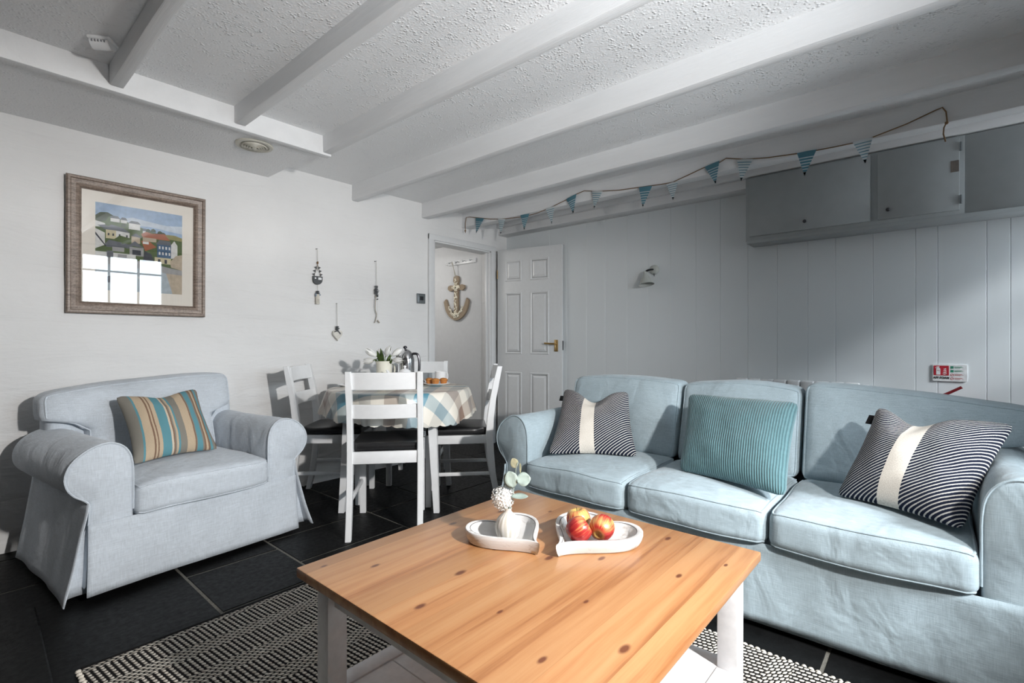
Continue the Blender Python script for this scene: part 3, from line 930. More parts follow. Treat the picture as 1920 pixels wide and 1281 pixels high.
# eucalyptus sprig
eu = empty('eucalyptus_sprig', 'grey green eucalyptus sprig rising from the small vase', 'foliage', (vx, vy, zv + .034))
CR = V((.6545, -.756, 0)); CF = V((.756, .6545, 0))
def E(r, u, f=0): return CR * r + V((0, 0, u)) + CF * f
obj('stem', T(smooth_path([E(.0, 0), E(.005, .05, .004), E(.016, .10, .01), E(.022, .145, .008), E(.024, .172, 0), E(.030, .190, 0)], 5), .0016, radii=None), M['eucalyptus'], eu)
def leaf(c, nrm, up, L_, W_, mat, cup=.15):
    nrm = nrm.normalized(); up = (up - nrm * up.dot(nrm)).normalized(); s = nrm.cross(up)
    bm = bmesh.new(); g = {}
    for i in range(9):
        t = i / 8; wv = math.sin(PI * min(1, t * .97 + .02)) ** .65
        for j in range(5):
            q = j / 2 - 1
            g[i, j] = bm.verts.new(c + up * (t * L_) + s * (q * wv * W_ / 2) + nrm * (cup * L_ * (q * q * .5 * wv + (t - .5) ** 2)))
    for i in range(8):
        for j in range(4): bm.faces.new((g[i, j], g[i + 1, j], g[i + 1, j + 1], g[i, j + 1]))
    bmesh.ops.remove_doubles(bm, verts=bm.verts[:], dist=.0003)
    bmesh.ops.solidify(bm, geom=bm.faces[:], thickness=.0006)
    return obj('leaf', bm, mat, eu, 180)
leaf(E(.018, .118), -CF + CR * .2, V((0, 0, 1)) - CR * .35, .050, .040, M['eucalyptus'])
leaf(E(.012, .112, .004), -CF - CR * .6, V((0, 0, 1)) - CR * .55, .048, .034, M['eucalyptus'])
leaf(E(.026, .138), -CF + V((0, 0, .5)), CR + V((0, 0, .12)), .042, .042, M['eucalyptus'])
leaf(E(.025, .175), -CF + CR * .5, V((0, 0, 1)) - CR * .55, .032, .026, M['eucalyptus_old'])
leaf(E(.034, .188), -CF * .3 + CR, CR * .9 - V((0, 0, .9)), .034, .020, M['eucalyptus_old'])
leaf(E(.010, .088), V((0, 0, 1)) - CF * .3, CR - V((0, 0, .05)), .050, .030, M['eucalyptus'])

# apples
def apple_bm():
    bm = bmesh.new()
    pr = [(.0005, .058), (.004, .0585), (.010, .063), (.018, .067), (.027, .064), (.034, .054), (.0375, .041), (.0365, .027), (.031, .013), (.023, .004), (.014, .0005), (.007, .003), (.001, .006)]
    lathe(bm, [(p.x, p.y) for p in smooth_path([(r, z, 0) for r, z in pr], 4)], 40)
    for v in bm.verts:
        a = math.atan2(v.co.y, v.co.x); k = 1 + .018 * math.cos(5 * a) * (1 - v.co.z / .07)
        v.co.x *= k; v.co.y *= k; v.co.z -= .034
    return bm
AP = [('apple', 'red apple at the front of the three on the heart tray', (1.192, .782), (math.radians(48), math.radians(38), .3)),
      ('apple', 'red and yellow apple at the right of the three on the heart tray', (1.250, .740), (math.radians(70), math.radians(-25), 1.9)),
      ('apple', 'yellowish apple at the back of the three showing its stalk', (1.258, .824), (math.radians(10), math.radians(-6), 4.0))]
first = None
for nm, lb, (ax, ay), rot in AP:
    if first is None:
        o = obj(nm, apple_bm(), M['apple'], None, 180); first = o
        st = obj('stalk', T([(0, 0, .022), (.001, 0, .030), (.004, 0, .040)], .0012, n=6), M['stalk'], o)
    else:
        o = first.copy(); COL.objects.link(o)
        s2 = st.copy(); COL.objects.link(s2); s2.parent = o
    o.scale = (.96, .96, .96); o.location = (ax, ay, ZT + .0555); o.rotation_euler = rot
    o.material_slots[0].link = 'OBJECT'; o.material_slots[0].material = M['apple' + ('', '_b', '_c')[[a[1] for a in AP].index(lb)]]
    tag(o, lb, 'apple', 'apples on the heart tray')

# ------------------------------------------------------------------ dining set
TCX, TCY = 2.035, 2.76
AF = math.radians(40.88)
dt = empty('dining_table', 'small round dining table with splayed white legs under a checked cloth', 'table', (TCX, TCY, 0), AF)
obj('tabletop', L([(.002, .718), (.448, .718), (.452, .722), (.452, .736), (.448, .740), (.002, .740)], 64), M['chair_white'], dt)
for sx in (-1, 1):
    for sy in (-1, 1):
        bm = bmesh.new(); rg_ = []
        for z, o_, h in ((.002, .292, .017), (.35, .272, .023), (.64, .258, .028), (.718, .255, .028)):
            rg_.append([bm.verts.new((sx * o_ + a * h, sy * o_ + b * h, z)) for a, b in ((-1, -1), (1, -1), (1, 1), (-1, 1))])
        for a, b in zip(rg_, rg_[1:]): ring_faces(bm, a, b)
        bm.faces.new(rg_[0]); bm.faces.new(rg_[-1])
        obj('leg', bm, M['chair_white'], dt)
for s in (-1, 1):
    obj('apron', B(-.23, .23, s * .255 - .01, s * .255 + .01, .635, .718), M['chair_white'], dt)
    obj('apron', B(s * .255 - .01, s * .255 + .01, -.23, .23, .635, .718), M['chair_white'], dt)

# cloth
cl = bmesh.new(); uvl = cl.loops.layers.uv.new('UVMap'); NT = 200; uvs = {}
RT = .462
rad = [0.02, .15, .3, .42, .452, .46] ; cuvs = []
rings = []
for r in rad:
    ring = []
    for i in range(NT):
        a = 2 * PI * i / NT
        v = cl.verts.new((r * math.cos(a), r * math.sin(a), .7425)); uvs[v] = (r * math.cos(a), r * math.sin(a)); ring.append(v)
    rings.append(ring)
ND = 12
for k in range(1, ND + 1):
    ring = []
    for i in range(NT):
        a = 2 * PI * i / NT
        sc = abs(math.sin(a * 26)) ** .7
        drop = (.165 + .030 * math.sin(a * 2 + .6) + .012 * math.sin(a * 3 + 1)) * k / ND
        if k == ND: drop += .011 * sc
        elif k == ND - 1: drop += .003 * sc
        w = math.sin(a * 11 + 1.5 * math.sin(a * 2)) * .6 + .4 * math.sin(a * 17 + 1)
        t = k / ND
        r = RT + .006 + .010 * t + (.026 * w * t ** 1.2) + .018 * t
        z = .7425 - drop + .004 * (1 - t) * 0
        if k == 1: r = RT + .004; z = .7425 - drop * .75
        v = cl.verts.new((r * math.cos(a), r * math.sin(a), z)); fr2 = RT + drop
        uvs[v] = (fr2 * math.cos(a), fr2 * math.sin(a)); ring.append(v)
    rings.append(ring)
for a, b in zip(rings, rings[1:]): ring_faces(cl, a, b)
cl.faces.new(rings[0])
for f in cl.faces:
    for lp in f.loops: lp[uvl].uv = uvs[lp.vert]
o = obj('tablecloth', cl, M['check'], None, 180, loc=(TCX, TCY, 0), rot=(0, 0, AF))
tag(o, 'checked blue brown and cream tablecloth with scalloped edge over the dining table', 'tablecloth')

def sweep_rect(pts, hx, hy):
    """pts (x,y,z) in the y-z plane; half widths hx (x) and hy list (along y)"""
    bm = bmesh.new(); rg_ = []
    for (x, y, z), w in zip(pts, hy):
        rg_.append([bm.verts.new((x + a * hx, y + b * w, z)) for a, b in ((-1, -1), (1, -1), (1, 1), (-1, 1))])
    for a, b in zip(rg_, rg_[1:]): ring_faces(bm, a, b)
    bm.faces.new(rg_[0]); bm.faces.new(rg_[-1])
    bmesh.ops.bevel(bm, geom=[e for e in bm.edges if abs(e.verts[0].co.z - e.verts[1].co.z) > .01], offset=.003, segments=1, affect='EDGES')
    return bm
def slat(z0, z1, y0):
    bm = bmesh.new(); A = []
    n = 12
    for i in range(n + 1):
        x = -.172 + .344 * i / n; c = .026 * (1 - (2 * i / n - 1) ** 2)
        ring = []
        for (dy, z) in ((-.008, z0), (.008, z0), (.008, z1), (-.008, z1)):
            lean = (z - .80) * .16
            ring.append(bm.verts.new((x, y0 + lean + c + dy, z)))
        A.append(ring)
    for a, b in zip(A, A[1:]): ring_faces(bm, a, b)
    bm.faces.new(A[0]); bm.faces.new(A[-1])
    bmesh.ops.bevel(bm, geom=bm.edges[:], offset=.002, segments=1, affect='EDGES')
    return bm
def make_chair():
    r = empty('dining_chair', 'x', 'chair', (0, 0, 0), 0, 'white dining chairs round the table')
    W_ = M['chair_white']
    for s in (-1, 1):
        pts = [(s * .186, y, z) for y, z in ((.262, .0), (.240, .10), (.218, .22), (.205, .35), (.200, .45), (.206, .56), (.222, .68), (.246, .80), (.266, .893))]
        obj('back_post', sweep_rect(pts, .0155, [.016, .018, .021, .023, .024, .022, .020, .018, .016]), W_, r)
        pts = [(s * .178, y, z) for y, z in ((-.190, .0), (-.188, .25), (-.186, .455))]
        obj('front_leg', sweep_rect(pts, .018, [.017, .019, .021]), W_, r)
        obj('stretcher', B(s * .18 - .008, s * .18 + .008, -.18, .21, .192, .214, .003), W_, r)
        obj('seat_rail', B(s * .183 - .011, s * .183 + .011, -.18, .19, .398, .452, .002), W_, r)
    obj('seat_rail', B(-.165, .165, -.198, -.176, .398, .452, .002), W_, r)
    obj('seat_rail', B(-.172, .172, .192, .214, .392, .457, .002), W_, r)
    obj('top_slat', slat(.795, .888, .240), W_, r)
    obj('middle_slat', slat(.638, .715, .240), W_, r)
    mp = cushion_map(.385, .395, .046, .018, lambda x, y, z, u, v, w: (x * (1 - .02 * v * 0) * (1.0 - .03 * sstep(.2, 1, v)), y - .008, .474 + z + (.012 * (1 - u * u) * (1 - v * v) if w > 0 else 0)))
    bm = cushion_bm(mp, 14)
    for v in bm.verts:
        if v.co.y > .14 and abs(v.co.x) > .165: v.co.x = math.copysign(.165, v.co.x)
    tag(obj('seat', bm, M['leather'], r, 180), 'black vinyl seat pad')
    return r
CH = [((1.723, 2.438), 49, 'white dining chair with its back to the camera in front of the table'),
      ((1.777, 3.111), -47, 'white dining chair at the left of the table by the plaster wall and armchair'),
      ((2.302, 2.474), 137, 'white dining chair at the right of the table by the sofa, seen side on'),
      ((2.415, 3.050), 222, 'white dining chair behind the table by the doorway')]
c0 = make_chair(); ch0 = list(c0.children)
for i, ((x, y), ph, lb) in enumerate(CH):
    if i == 0: r = c0
    else:
        r = c0.copy(); COL.objects.link(r)
        for c in ch0:
            d = c.copy(); COL.objects.link(d); d.parent = r
    r.location = (x, y, 0); r.rotation_euler = (0, 0, math.radians(ph + 90)); r['label'] = lb

# things on the dining table
ZD = .7432
def onT(px_lat, depth, z=ZD): return V((TCX, TCY, 0)) + V((.6545, -.756, 0)) * px_lat + V((.756, .6545, 0)) * depth + V((0, 0, z))
# jug
jp = onT(-.125, .07)
jb = L([(.002, 0), (.052, 0), (.056, .004), (.056, .03), (.053, .12), (.052, .165), (.055, .176), (.052, .176), (.049, .165), (.050, .03), (.003, .012)], 40)
for v in jb.verts:
    if v.co.z > .15 and v.co.x < -.03: v.co.x -= .012 * sstep(.15, .176, v.co.z) * sstep(.03, .055, -v.co.x)
jg = obj('jug', jb, M['cream_ceramic'], None, 40, loc=jp, rot=(0, 0, AF + PI * .5 - 2.2)); tag(jg, 'tall cream enamel jug holding white tulips on the dining table', 'jug')
obj('handle', T(smooth_path([(.052, 0, .15), (.085, 0, .145), (.092, 0, .10), (.075, 0, .055), (.054, 0, .045)], 6), .006), M['cream_ceramic'], jg)
# tulips
TU = [(-.115, .20, -.085, 'leftmost white tulip leaning out of the jug'), (-.075, .235, -.055, 'second white tulip from the left in the jug'), (-.03, .225, -.02, 'white tulip standing upright left of the middle of the jug'),
      (.025, .235, .02, 'white tulip standing upright right of the middle of the jug'), (.085, .235, .055, 'white tulip second from the right in the jug'), (.10, .205, .075, 'rightmost white tulip leaning over beside the steel flask')]
def petal_bm(ln, w):
    bm = bmesh.new()
    for p in range(6):
        a0 = p * PI / 3; k = 1.0 if p % 2 else .86
        g = {}
        for i in range(8):
            t = i / 7
            r = w * k * (math.sin(PI * (.08 + .74 * t)) ** .8)
            for j in range(5):
                a = a0 + (j / 2 - 1) * .62 * (1 - .75 * max(0, t - .55) / .45)
                g[i, j] = bm.verts.new((r * math.cos(a), r * math.sin(a), t * ln))
        for i in range(7):
            for j in range(4): bm.faces.new((g[i, j], g[i + 1, j], g[i + 1, j + 1], g[i, j + 1]))
    return bm
pm = None
for i, (lat, up, side, lb) in enumerate(TU):
    t0 = empty('tulip', lb, 'flower', jp + V((0, 0, .014)), 0, 'white tulips in the jug')
    dep = (.02, -.03, .03, -.02, .02, -.035)[i]
    base = V((.6545, -.756, 0)) * (lat * .25); tip = V((.6545, -.756, 0)) * (side * .95) + V((.756, .6545, 0)) * dep + V((0, 0, up - .035))
    mid = V((.6545, -.756, 0)) * (side * .40) + V((.756, .6545, 0)) * (dep * .5) + V((0, 0, .172))
    mid2 = mid * .5 + tip * .5 + V((0, 0, .004))
    obj('stem', T(smooth_path([base, mid, mid2, tip], 5), .0032, n=7), M['tulip_green'], t0)
    d = (tip - mid); d = V((d.x * 1.3, d.y * 1.3, d.z)).normalized()
    if pm is None:
        b = obj('bloom', petal_bm(.080, .0225), M['petal'], t0, 180); pm = b
    else:
        b = pm.copy(); COL.objects.link(b); b.parent = t0
    b.location = tip - d * .004; b.rotation_euler = d.to_track_quat('Z', 'Y').to_euler()
    # leaf
    lm = bmesh.new(); A = []; R3 = V((.6545, -.756, 0)); F3 = V((.756, .6545, 0))
    ld = R3 * ((-.045, -.03, -.015, .03, .035, .05)[i]) + F3 * (-.03 if i % 2 else -.015)
    tall = (.0, .06, .075, .0, .035, .0)[i]
    for k in range(8):
        t = k / 7; c = ld * (.45 + .9 * t) + V((0, 0, .12 + (.075 + tall) * t - .02 * t * t)); w = .014 * math.sin(PI * (.15 + .84 * t))
        A.append([lm.verts.new(c - R3 * w + F3 * .003), lm.verts.new(c - F3 * .004), lm.verts.new(c + R3 * w + F3 * .003)])
    for a, b2 in zip(A, A[1:]): ring_faces(lm, a, b2, False)
    bmesh.ops.solidify(lm, geom=lm.faces[:], thickness=.001)
    obj('leaf', lm, M['leaf'], t0, 180)
# flask
fp = onT(.012, .16, ZD + .003)
fk = empty('coffee_flask', 'polished steel coffee flask behind the teapot', 'flask', fp, AF - PI / 2)
pr = [(.002, 0), (.050, 0), (.053, .004), (.053, .15), (.050, .19), (.040, .22), (.024, .24), (.008, .25), (.001, .252)]
obj('body', L([(p.x, max(0, p.y)) for p in smooth_path([(r, z, 0) for r, z in pr], 4)], 40), M['steel'], fk, 40)
obj('handle', T(smooth_path([(.04, 0, .22), (.075, 0, .215), (.088, 0, .16), (.082, 0, .08), (.052, 0, .05)], 6), .009), M['darksteel'], fk)
obj('spout', T(smooth_path([(-.045, 0, .17), (-.062, 0, .20), (-.078, 0, .215)], 4), .012, radii=[.016] * 4 + [.012] * 4 + [.009]), M['steel'], fk)
obj('knob', L([(.001, .250), (.006, .250), (.006, .258), (.014, .262), (.014, .272), (.006, .278), (.001, .279)], 20, c=(-.012, 0, -.002)), M['darksteel'], fk)
# teapot
tp_ = onT(.045, -.06, ZD + .003)
tp = empty('teapot', 'white china teapot in front of the steel flask', 'teapot', tp_, AF - PI / 2)
pr = [(.002, 0), (.040, 0), (.045, .004), (.066, .030), (.073, .055), (.066, .085), (.045, .104), (.034, .110)]
obj('body', L([(p.x, max(0, p.y)) for p in smooth_path([(r, z, 0) for r, z in pr], 4)], 40), M['ceramic'], tp, 60)
obj('lid', L([(.038, .108), (.036, .114), (.020, .124), (.006, .128), (.006, .133), (.011, .140), (.008, .147), (.001, .149)], 28), M['ceramic'], tp, 60)
obj('spout', T(smooth_path([(-.060, 0, .045), (-.090, 0, .060), (-.105, 0, .095), (-.122, 0, .118)], 5), .01, radii=[.018 - .0008 * k for k in range(16)]), M['ceramic'], tp, 60)
obj('handle', T(smooth_path([(.062, 0, .09), (.105, 0, .095), (.115, 0, .06), (.09, 0, .03), (.066, 0, .034)], 5), .006), M['ceramic'], tp, 60)
# plate with muffins, mug
def plate_bm(R): return L([(.002, 0), (R * .72, 0), (R * .80, .003), (R, .012), (R, .014), (R * .80, .006), (.002, .004)], 48)
pp = onT(.215, .205)
tag(obj('plate', plate_bm(.095), M['ceramic'], None, 40, loc=pp), 'white plate of muffins at the right of the dining table', 'plate')
def muffin_parts(root):
    bm = bmesh.new(); rr_ = []
    for r, z in ((.018, 0), (.026, .026)):
        rr_.append([bm.verts.new(((r + .0015 * (k % 2)) * math.cos(2 * PI * k / 40), (r + .0015 * (k % 2)) * math.sin(2 * PI * k / 40), z)) for k in range(40)])
    ring_faces(bm, *rr_); bm.faces.new(rr_[0]); bm.faces.new(rr_[1])
    a = obj('paper_case', bm, M['muffin_case'], root, 20)
    bm = L([(p.x, p.y) for p in smooth_path([(.026, .0245, 0), (.029, .029, 0), (.026, .036, 0), (.015, .042, 0), (.001, .0435, 0)], 4)], 28)
    for v in bm.verts: v.co += V((nz(v.co.x * 60, v.co.y * 60, 1), nz(v.co.x * 60, v.co.y * 60, 5), nz(v.co.x * 50, v.co.y * 50, 9))) * .0018
    return a, obj('crust', bm, M['muffin'], root, 180)
MU = [(-.052, .012, 'muffin at the left on the white plate'), (-.002, -.034, 'muffin at the front on the white plate'), (.050, .006, 'muffin at the right on the white plate')]
mf = None
for a, b, lb in MU:
    r = empty('muffin', lb, 'muffin', pp + V((.6545, -.756, 0)) * a + V((.756, .6545, 0)) * b + V((0, 0, .0062)), a * 9, 'muffins on the plate')
    if mf is None: mf = muffin_parts(r)
    else:
        for c in mf:
            d = c.copy(); COL.objects.link(d); d.parent = r
mg = obj('mug', L([(.002, 0), (.038, 0), (.041, .003), (.041, .088), (.038, .088), (.037, .006), (.002, .005)], 40), M['ceramic'], None, 40, loc=onT(.222, .345)); tag(mg, 'white mug behind the plate of muffins', 'mug')
obj('handle', T(smooth_path([(.04, 0, .072), (.068, 0, .070), (.070, 0, .03), (.04, 0, .02)], 5), .005), M['ceramic'], mg)
# striped napkin
nm_, nt_, nb_ = _nt('blue_striped_napkin')
u_ = sep(nt_, coords(nt_))[1]
nt_.links.new(mixc(nt_, math_n(nt_, 'LESS_THAN', math_n(nt_, 'FRACT', math_n(nt_, 'MULTIPLY', u_, 70)), .4), (.72, .73, .74), (.10, .13, .20)), nb_.inputs['Base Color'])
nk = bmesh.new()
for k in range(3):
    mp = cushion_map(.12 - .012 * k, .075 - .006 * k, .011, .005, lambda x, y, z, u, v, w, k=k: (x, y + .002 * k, .006 + .0112 * k + z + .002 * nz(x * 30, y * 30, k)))
    q = cushion_bm(mp, 10); me = bpy.data.meshes.new('t'); q.to_mesh(me); q.free(); nk.from_mesh(me); bpy.data.meshes.remove(me)
tag(obj('napkin', nk, nm_, None, 180, loc=onT(.075, .31), rot=(0, 0, AF + .3)), 'folded blue and white striped napkin beside the muffin plate', 'napkin')
# left place: saucer and cup
sp = onT(-.375, .09)
tag(obj('saucer', plate_bm(.072), M['ceramic'], None, 40, loc=sp), 'white saucer at the left edge of the dining table', 'saucer')
cu = obj('cup', L([(.002, 0), (.022, 0), (.024, .004), (.038, .035), (.041, .062), (.039, .062), (.035, .035), (.02, .008), (.002, .006)], 36), M['ceramic'], None, 40, loc=sp + V((.6545, -.756, 0)) * .022 + V((0, 0, .0062))); tag(cu, 'white teacup on the saucer at the left of the dining table', 'cup')
obj('handle', T(smooth_path([(.038, 0, .052), (.060, 0, .05), (.058, 0, .025), (.033, 0, .022)], 5), .004), M['ceramic'], cu)

# ------------------------------------------------------------------ framed picture
pf = empty('framed_picture', 'harbour village picture in a wide limed brown frame on the plaster wall', 'picture', (.765, YW - .012, 1.574), 0)
pf.rotation_euler = (math.radians(.8), 0, math.radians(-.15))
FW, FH = .327, .368
bm = bmesh.new(); pr = [(0, 0), (0, -.022), (.006, -.030), (.016, -.030), (.020, -.024), (.040, -.019), (.050, -.022), (.054, -.020), (.060, -.012), (.064, -.010), (.064, 0)]
R_ = []
for i, y in pr:
    R_.append([bm.verts.new((sx * (FW - i), y, sz * (FH - i))) for sx, sz in ((-1, -1), (1, -1), (1, 1), (-1, 1))])
for a, b in zip(R_, R_[1:]): ring_faces(bm, a, b)
obj('frame', bm, M['frame'], pf, 25)
obj('backing', B(-FW + .003, FW - .003, -.001, .004, -FH + .003, FH - .003), M['driftwood'], pf)
iw, ih = FW - .063, FH - .063
obj('mount', B(-iw, iw, -.006, -.001, -ih, ih), plain('cream_mount_card', (.86, .81, .73), .8, nstr=0, var=.015), pf)
# painting : flat shapes in one print
pc = [('art_sky', (.33, .45, .62)), ('art_cloud', (.55, .62, .70)), ('art_tree', (.045, .065, .03)), ('art_white', (.70, .70, .68)), ('art_cream', (.60, .54, .36)), ('art_slate', (.14, .15, .17)),
      ('art_terracotta', (.38, .13, .07)), ('art_blue', (.07, .13, .22)), ('art_field', (.30, .28, .12)), ('art_wall', (.36, .36, .36)), ('art_water', (.42, .48, .52)), ('art_dark', (.05, .055, .07)), ('art_sand', (.5, .42, .32)), ('art_green', (.09, .13, .05))]
pm_ = [flat(n, c, .8) for n, c in pc]; ix = {n[4:]: i for i, (n, c) in enumerate(pc)}
AX, AZ0, AZ1 = .205, -.235, .245
art = bmesh.new(); lay = [0]
def poly(c, *pts):
    lay[0] += 1
    y = -.0062 - lay[0] * .00002
    f = art.faces.new([art.verts.new((-AX + 2 * AX * a, y, AZ0 + (AZ1 - AZ0) * b)) for a, b in pts]); f.material_index = ix[c]
def rect(c, a, b, w, h): poly(c, (a, b), (a + w, b), (a + w, b + h), (a, b + h))
rect('sky', 0, .0, 1, 1)
poly('cloud', (.1, .80), (.4, .88), (.8, .84), (1, .86), (1, .76), (.6, .80), (.3, .78))
poly('green', (0, .82), (.18, .86), (.42, .80), (.62, .74), (.8, .72), (1, .69), (1, .3), (0, .3))
poly('field', (.78, .73), (.9, .735), (1, .71), (1, .67), (.8, .68))
poly('tree', (0, .85), (.05, .89), (.13, .90), (.19, .87), (.14, .85), (.11, .80), (.04, .78), (0, .80))
for (a, b, w, h) in ((.16, .80, .10, .04), (.27, .80, .07, .035), (.36, .74, .13, .07), (.52, .70, .05, .04)): rect('white', a, b, w, h); poly('slate', (a - .008, b + h), (a + w + .008, b + h), (a + w * .8, b + h + .03), (a + w * .2, b + h + .03))
for (a, b) in ((.58, .75), (.64, .76), (.72, .745), (.76, .73), (.30, .775)):
    poly('tree', (a - .03, b - .02), (a - .02, b + .012), (a + .005, b + .024), (a + .03, b + .01), (a + .035, b - .02))
poly('terracotta', (.50, .70), (.56, .735), (.66, .715), (.70, .665), (.52, .665)); rect('sand', .52, .62, .16, .045); poly('terracotta', (.62, .72), (.78, .735), (.85, .66), (.68, .66))
poly('white', (0, .79), (.10, .77), (.11, .73), (0, .72))
poly('slate', (.02, .74), (.10, .755), (.22, .71), (.10, .70)); rect('cream', .11, .60, .11, .105); rect('white', .22, .61, .15, .09); poly('slate', (.08, .70), (.17, .765), (.30, .74), (.385, .69), (.22, .70))
for a in (.13, .18, .25, .33): rect('dark', a, .635, .018, .028)
rect('sand', .39, .58, .1, .08); poly('slate', (.38, .66), (.44, .70), (.52, .65))
poly('green', (.20, .60), (.26, .65), (.38, .63), (.36, .575), (.22, .57))
poly('white', (0, .70), (.10, .66), (.10, .52), (0, .47)); poly('dark', (0, .66), (.11, .52), (.11, .50), (0, .63))
poly('slate', (.10, .53), (.14, .585), (.28, .57), (.30, .50), (.12, .50)); rect('wall', .18, .46, .13, .05); poly('slate', (.24, .52), (.31, .565), (.40, .545), (.42, .50))
poly('slate', (.36, .55), (.43, .605), (.54, .53)); rect('wall', .37, .43, .16, .10); rect('dark', .40, .44, .10, .06)
poly('terracotta', (.50, .62), (.60, .62), (.68, .56), (.55, .50)); rect('white', .52, .585, .07, .03)
rect('blue', .69, .44, .17, .16); poly('slate', (.67, .60), (.72, .655), (.85, .65), (.865, .60)); poly('white', (.86, .44), (.86, .61), (.90, .665), (.94, .61), (.94, .45))
for a in (.71, .75, .79, .83):
    rect('white', a, .545, .02, .035); rect('white', a, .475, .02, .035)
rect('cream', .66, .365, .20, .075); rect('dark', .70, .37, .03, .05); rect('dark', .78, .37, .03, .05)
poly('dark', (.54, .50), (.62, .47), (.66, .37), (.52, .37))
rect('white', 0, .385, .44, .055); rect('slate', .12, .385, .07, .075); rect('wall', .24, .385, .1, .045)
poly('sand', (.85, .40), (.92, .48), (1, .50), (1, .30), (.86, .33)); poly('wall', (0, .385), (.5, .37), (1, .30), (1, .23), (.4, .29), (0, .31))
poly('water', (0, .31), (.4, .29), (1, .23), (1, 0), (0, 0)); poly('slate', (.03, .13), (.16, .17), (.24, .14), (.2, .09), (.04, .09)); poly('white', (.45, .18), (.7, .20), (.66, .15), (.5, .14)); poly('terracotta', (.29, .10), (.33, .10), (.33, .06), (.29, .06))
poly('sand', (.8, .25), (1, .24), (1, 0), (.88, 0))
obj('print', art, pm_, pf, 0, keep=True)
obj('glass', B(-iw - .001, iw + .001, -.0122, -.0112, -ih - .001, ih + .001), M['glass'], pf)

# ------------------------------------------------------------------ hangings on the plaster wall
YH = YW - .022
def stone(bm, x, z, rx, rz, sd):
    r = bmesh.ops.create_icosphere(bm, subdivisions=2, radius=1, matrix=Matrix.Translation((0, 0, 0)))
    for v in r['verts']:
        k = 1 + .15 * nz(v.co.x * 2 + sd, v.co.y * 2, v.co.z * 2)
        v.co = V((x + v.co.x * rx * k, v.co.y * .010, z + v.co.z * rz * k))
def hanging(label, x, zt): return empty('wall_hanging', label, 'wall ornament', (x, YH, zt), 0, 'driftwood hangings on the plaster wall')
# 1: slate bowl on strings with a small bottle-like tag
h = hanging('hanging wall ornament with a dark half round boat and tiny pennants', 1.838, 1.742)
obj('nail', L([(.0015, 0), (.0015, .022), (.004, .022), (.004, .024)], 10, axis='y', c=(0, 0, 0)), M['darksteel'], h)
obj('string', T([(0, .004, 0), (0, 0, -.06), (.001, 0, -.165)], .0016, n=5), M['string'], h)
b_ = bmesh.new(); stone(b_, 0, -.105, .006, .012, 1); obj('knot', b_, M['twine'], h, 180)
for s in (-1, 1):
    rp = obj('rigging', T([(0, 0, -.115), (s * .026, 0, -.205)], .0012, n=5), M['twine'], h)
    for k in range(3):
        t = .28 + k * .28; px, pz = s * .026 * t, -.115 - .09 * t
        fl_ = bmesh.new(); prism(fl_, [(px - .001, pz + .007), (px + s * .018, pz + .002), (px, pz - .012)], -.002, .002, lambda a, b, hh: (a, hh, b)); obj('pennant', fl_, M['slate'], h)
bb = bmesh.new(); prism(bb, [(-.036, -.205), (.036, -.205)] + [(.036 * math.cos(a), -.230 + .036 * math.sin(a) * 1.0) for a in [-PI * k / 14 for k in range(15)]], -.006, .006, lambda a, b, hh: (a, hh, b)); hull = obj('hull', bb, M['slate'], h, 30)
obj('porthole', L([(.001, 0), (.006, 0), (.006, .002), (.001, .002)], 16, axis='y', c=(-.020, -.0075, -.221)), M['ceramic'], hull)
obj('paper_label', B(.002, .028, -.0075, -.0055, -.231, -.214), M['ceramic'], hull)
obj('string', T([(0, 0, -.265), (.001, 0, -.315)], .0012, n=5), M['string'], h)
b_ = bmesh.new(); stone(b_, 0, -.318, .014, .006, 3); stone(b_, .002, -.329, .018, .006, 4); tag(obj('pebbles', b_, M['slate'], h, 180), 'dark pebbles')
b_ = bmesh.new(); box(b_, -.015, .013, -.008, .008, -.412, -.338, .003); obj('driftwood_block', b_, plain('pale_driftwood', (.55, .52, .46), .9, nscale=60, nstr=.4, var=.2), h)
b_ = bmesh.new(); stone(b_, -.014, -.345, .006, .014, 6); stone(b_, .014, -.342, .010, .007, 7); obj('ribbon', b_, plain('blue_grey_ribbon', (.22, .27, .34), .8), h, 180)
# 2: white heart
h = hanging('hanging white wooden heart with dark pebbles, lowest of the wall ornaments', 1.996, 1.345)
obj('nail', L([(.0015, 0), (.0015, .022), (.004, .022), (.004, .024)], 10, axis='y'), M['darksteel'], h)
obj('string', T([(0, .004, 0), (0, 0, -.175)], .0015, n=5), M['string'], h)
b_ = bmesh.new(); stone(b_, 0, -.180, .014, .006, 1); stone(b_, .002, -.192, .018, .006, 2); stone(b_, 0, -.203, .014, .005, 5); tag(obj('pebbles', b_, M['slate'], h, 180), 'dark pebbles')
b_ = bmesh.new(); prism(b_, [(a * .038, -.287 + b * .080) for a, b in heart(40)], -.012, .010, lambda a, b, hh: (a, -hh, b), .003); obj('heart', b_, plain('cream_heart_paint', (.62, .60, .55), .7, nscale=70, var=.12), h, 40)
b_ = bmesh.new(); prism(b_, [(0, -.205), (.024, -.228), (.020, -.240), (.004, -.222)], .008, .011, lambda a, b, hh: (a, -hh, b)); prism(b_, [(0, -.205), (-.030, -.214), (-.030, -.222), (0, -.214)], .008, .011, lambda a, b, hh: (a, -hh, b)); obj('ribbon', b_, M['slate'], h)
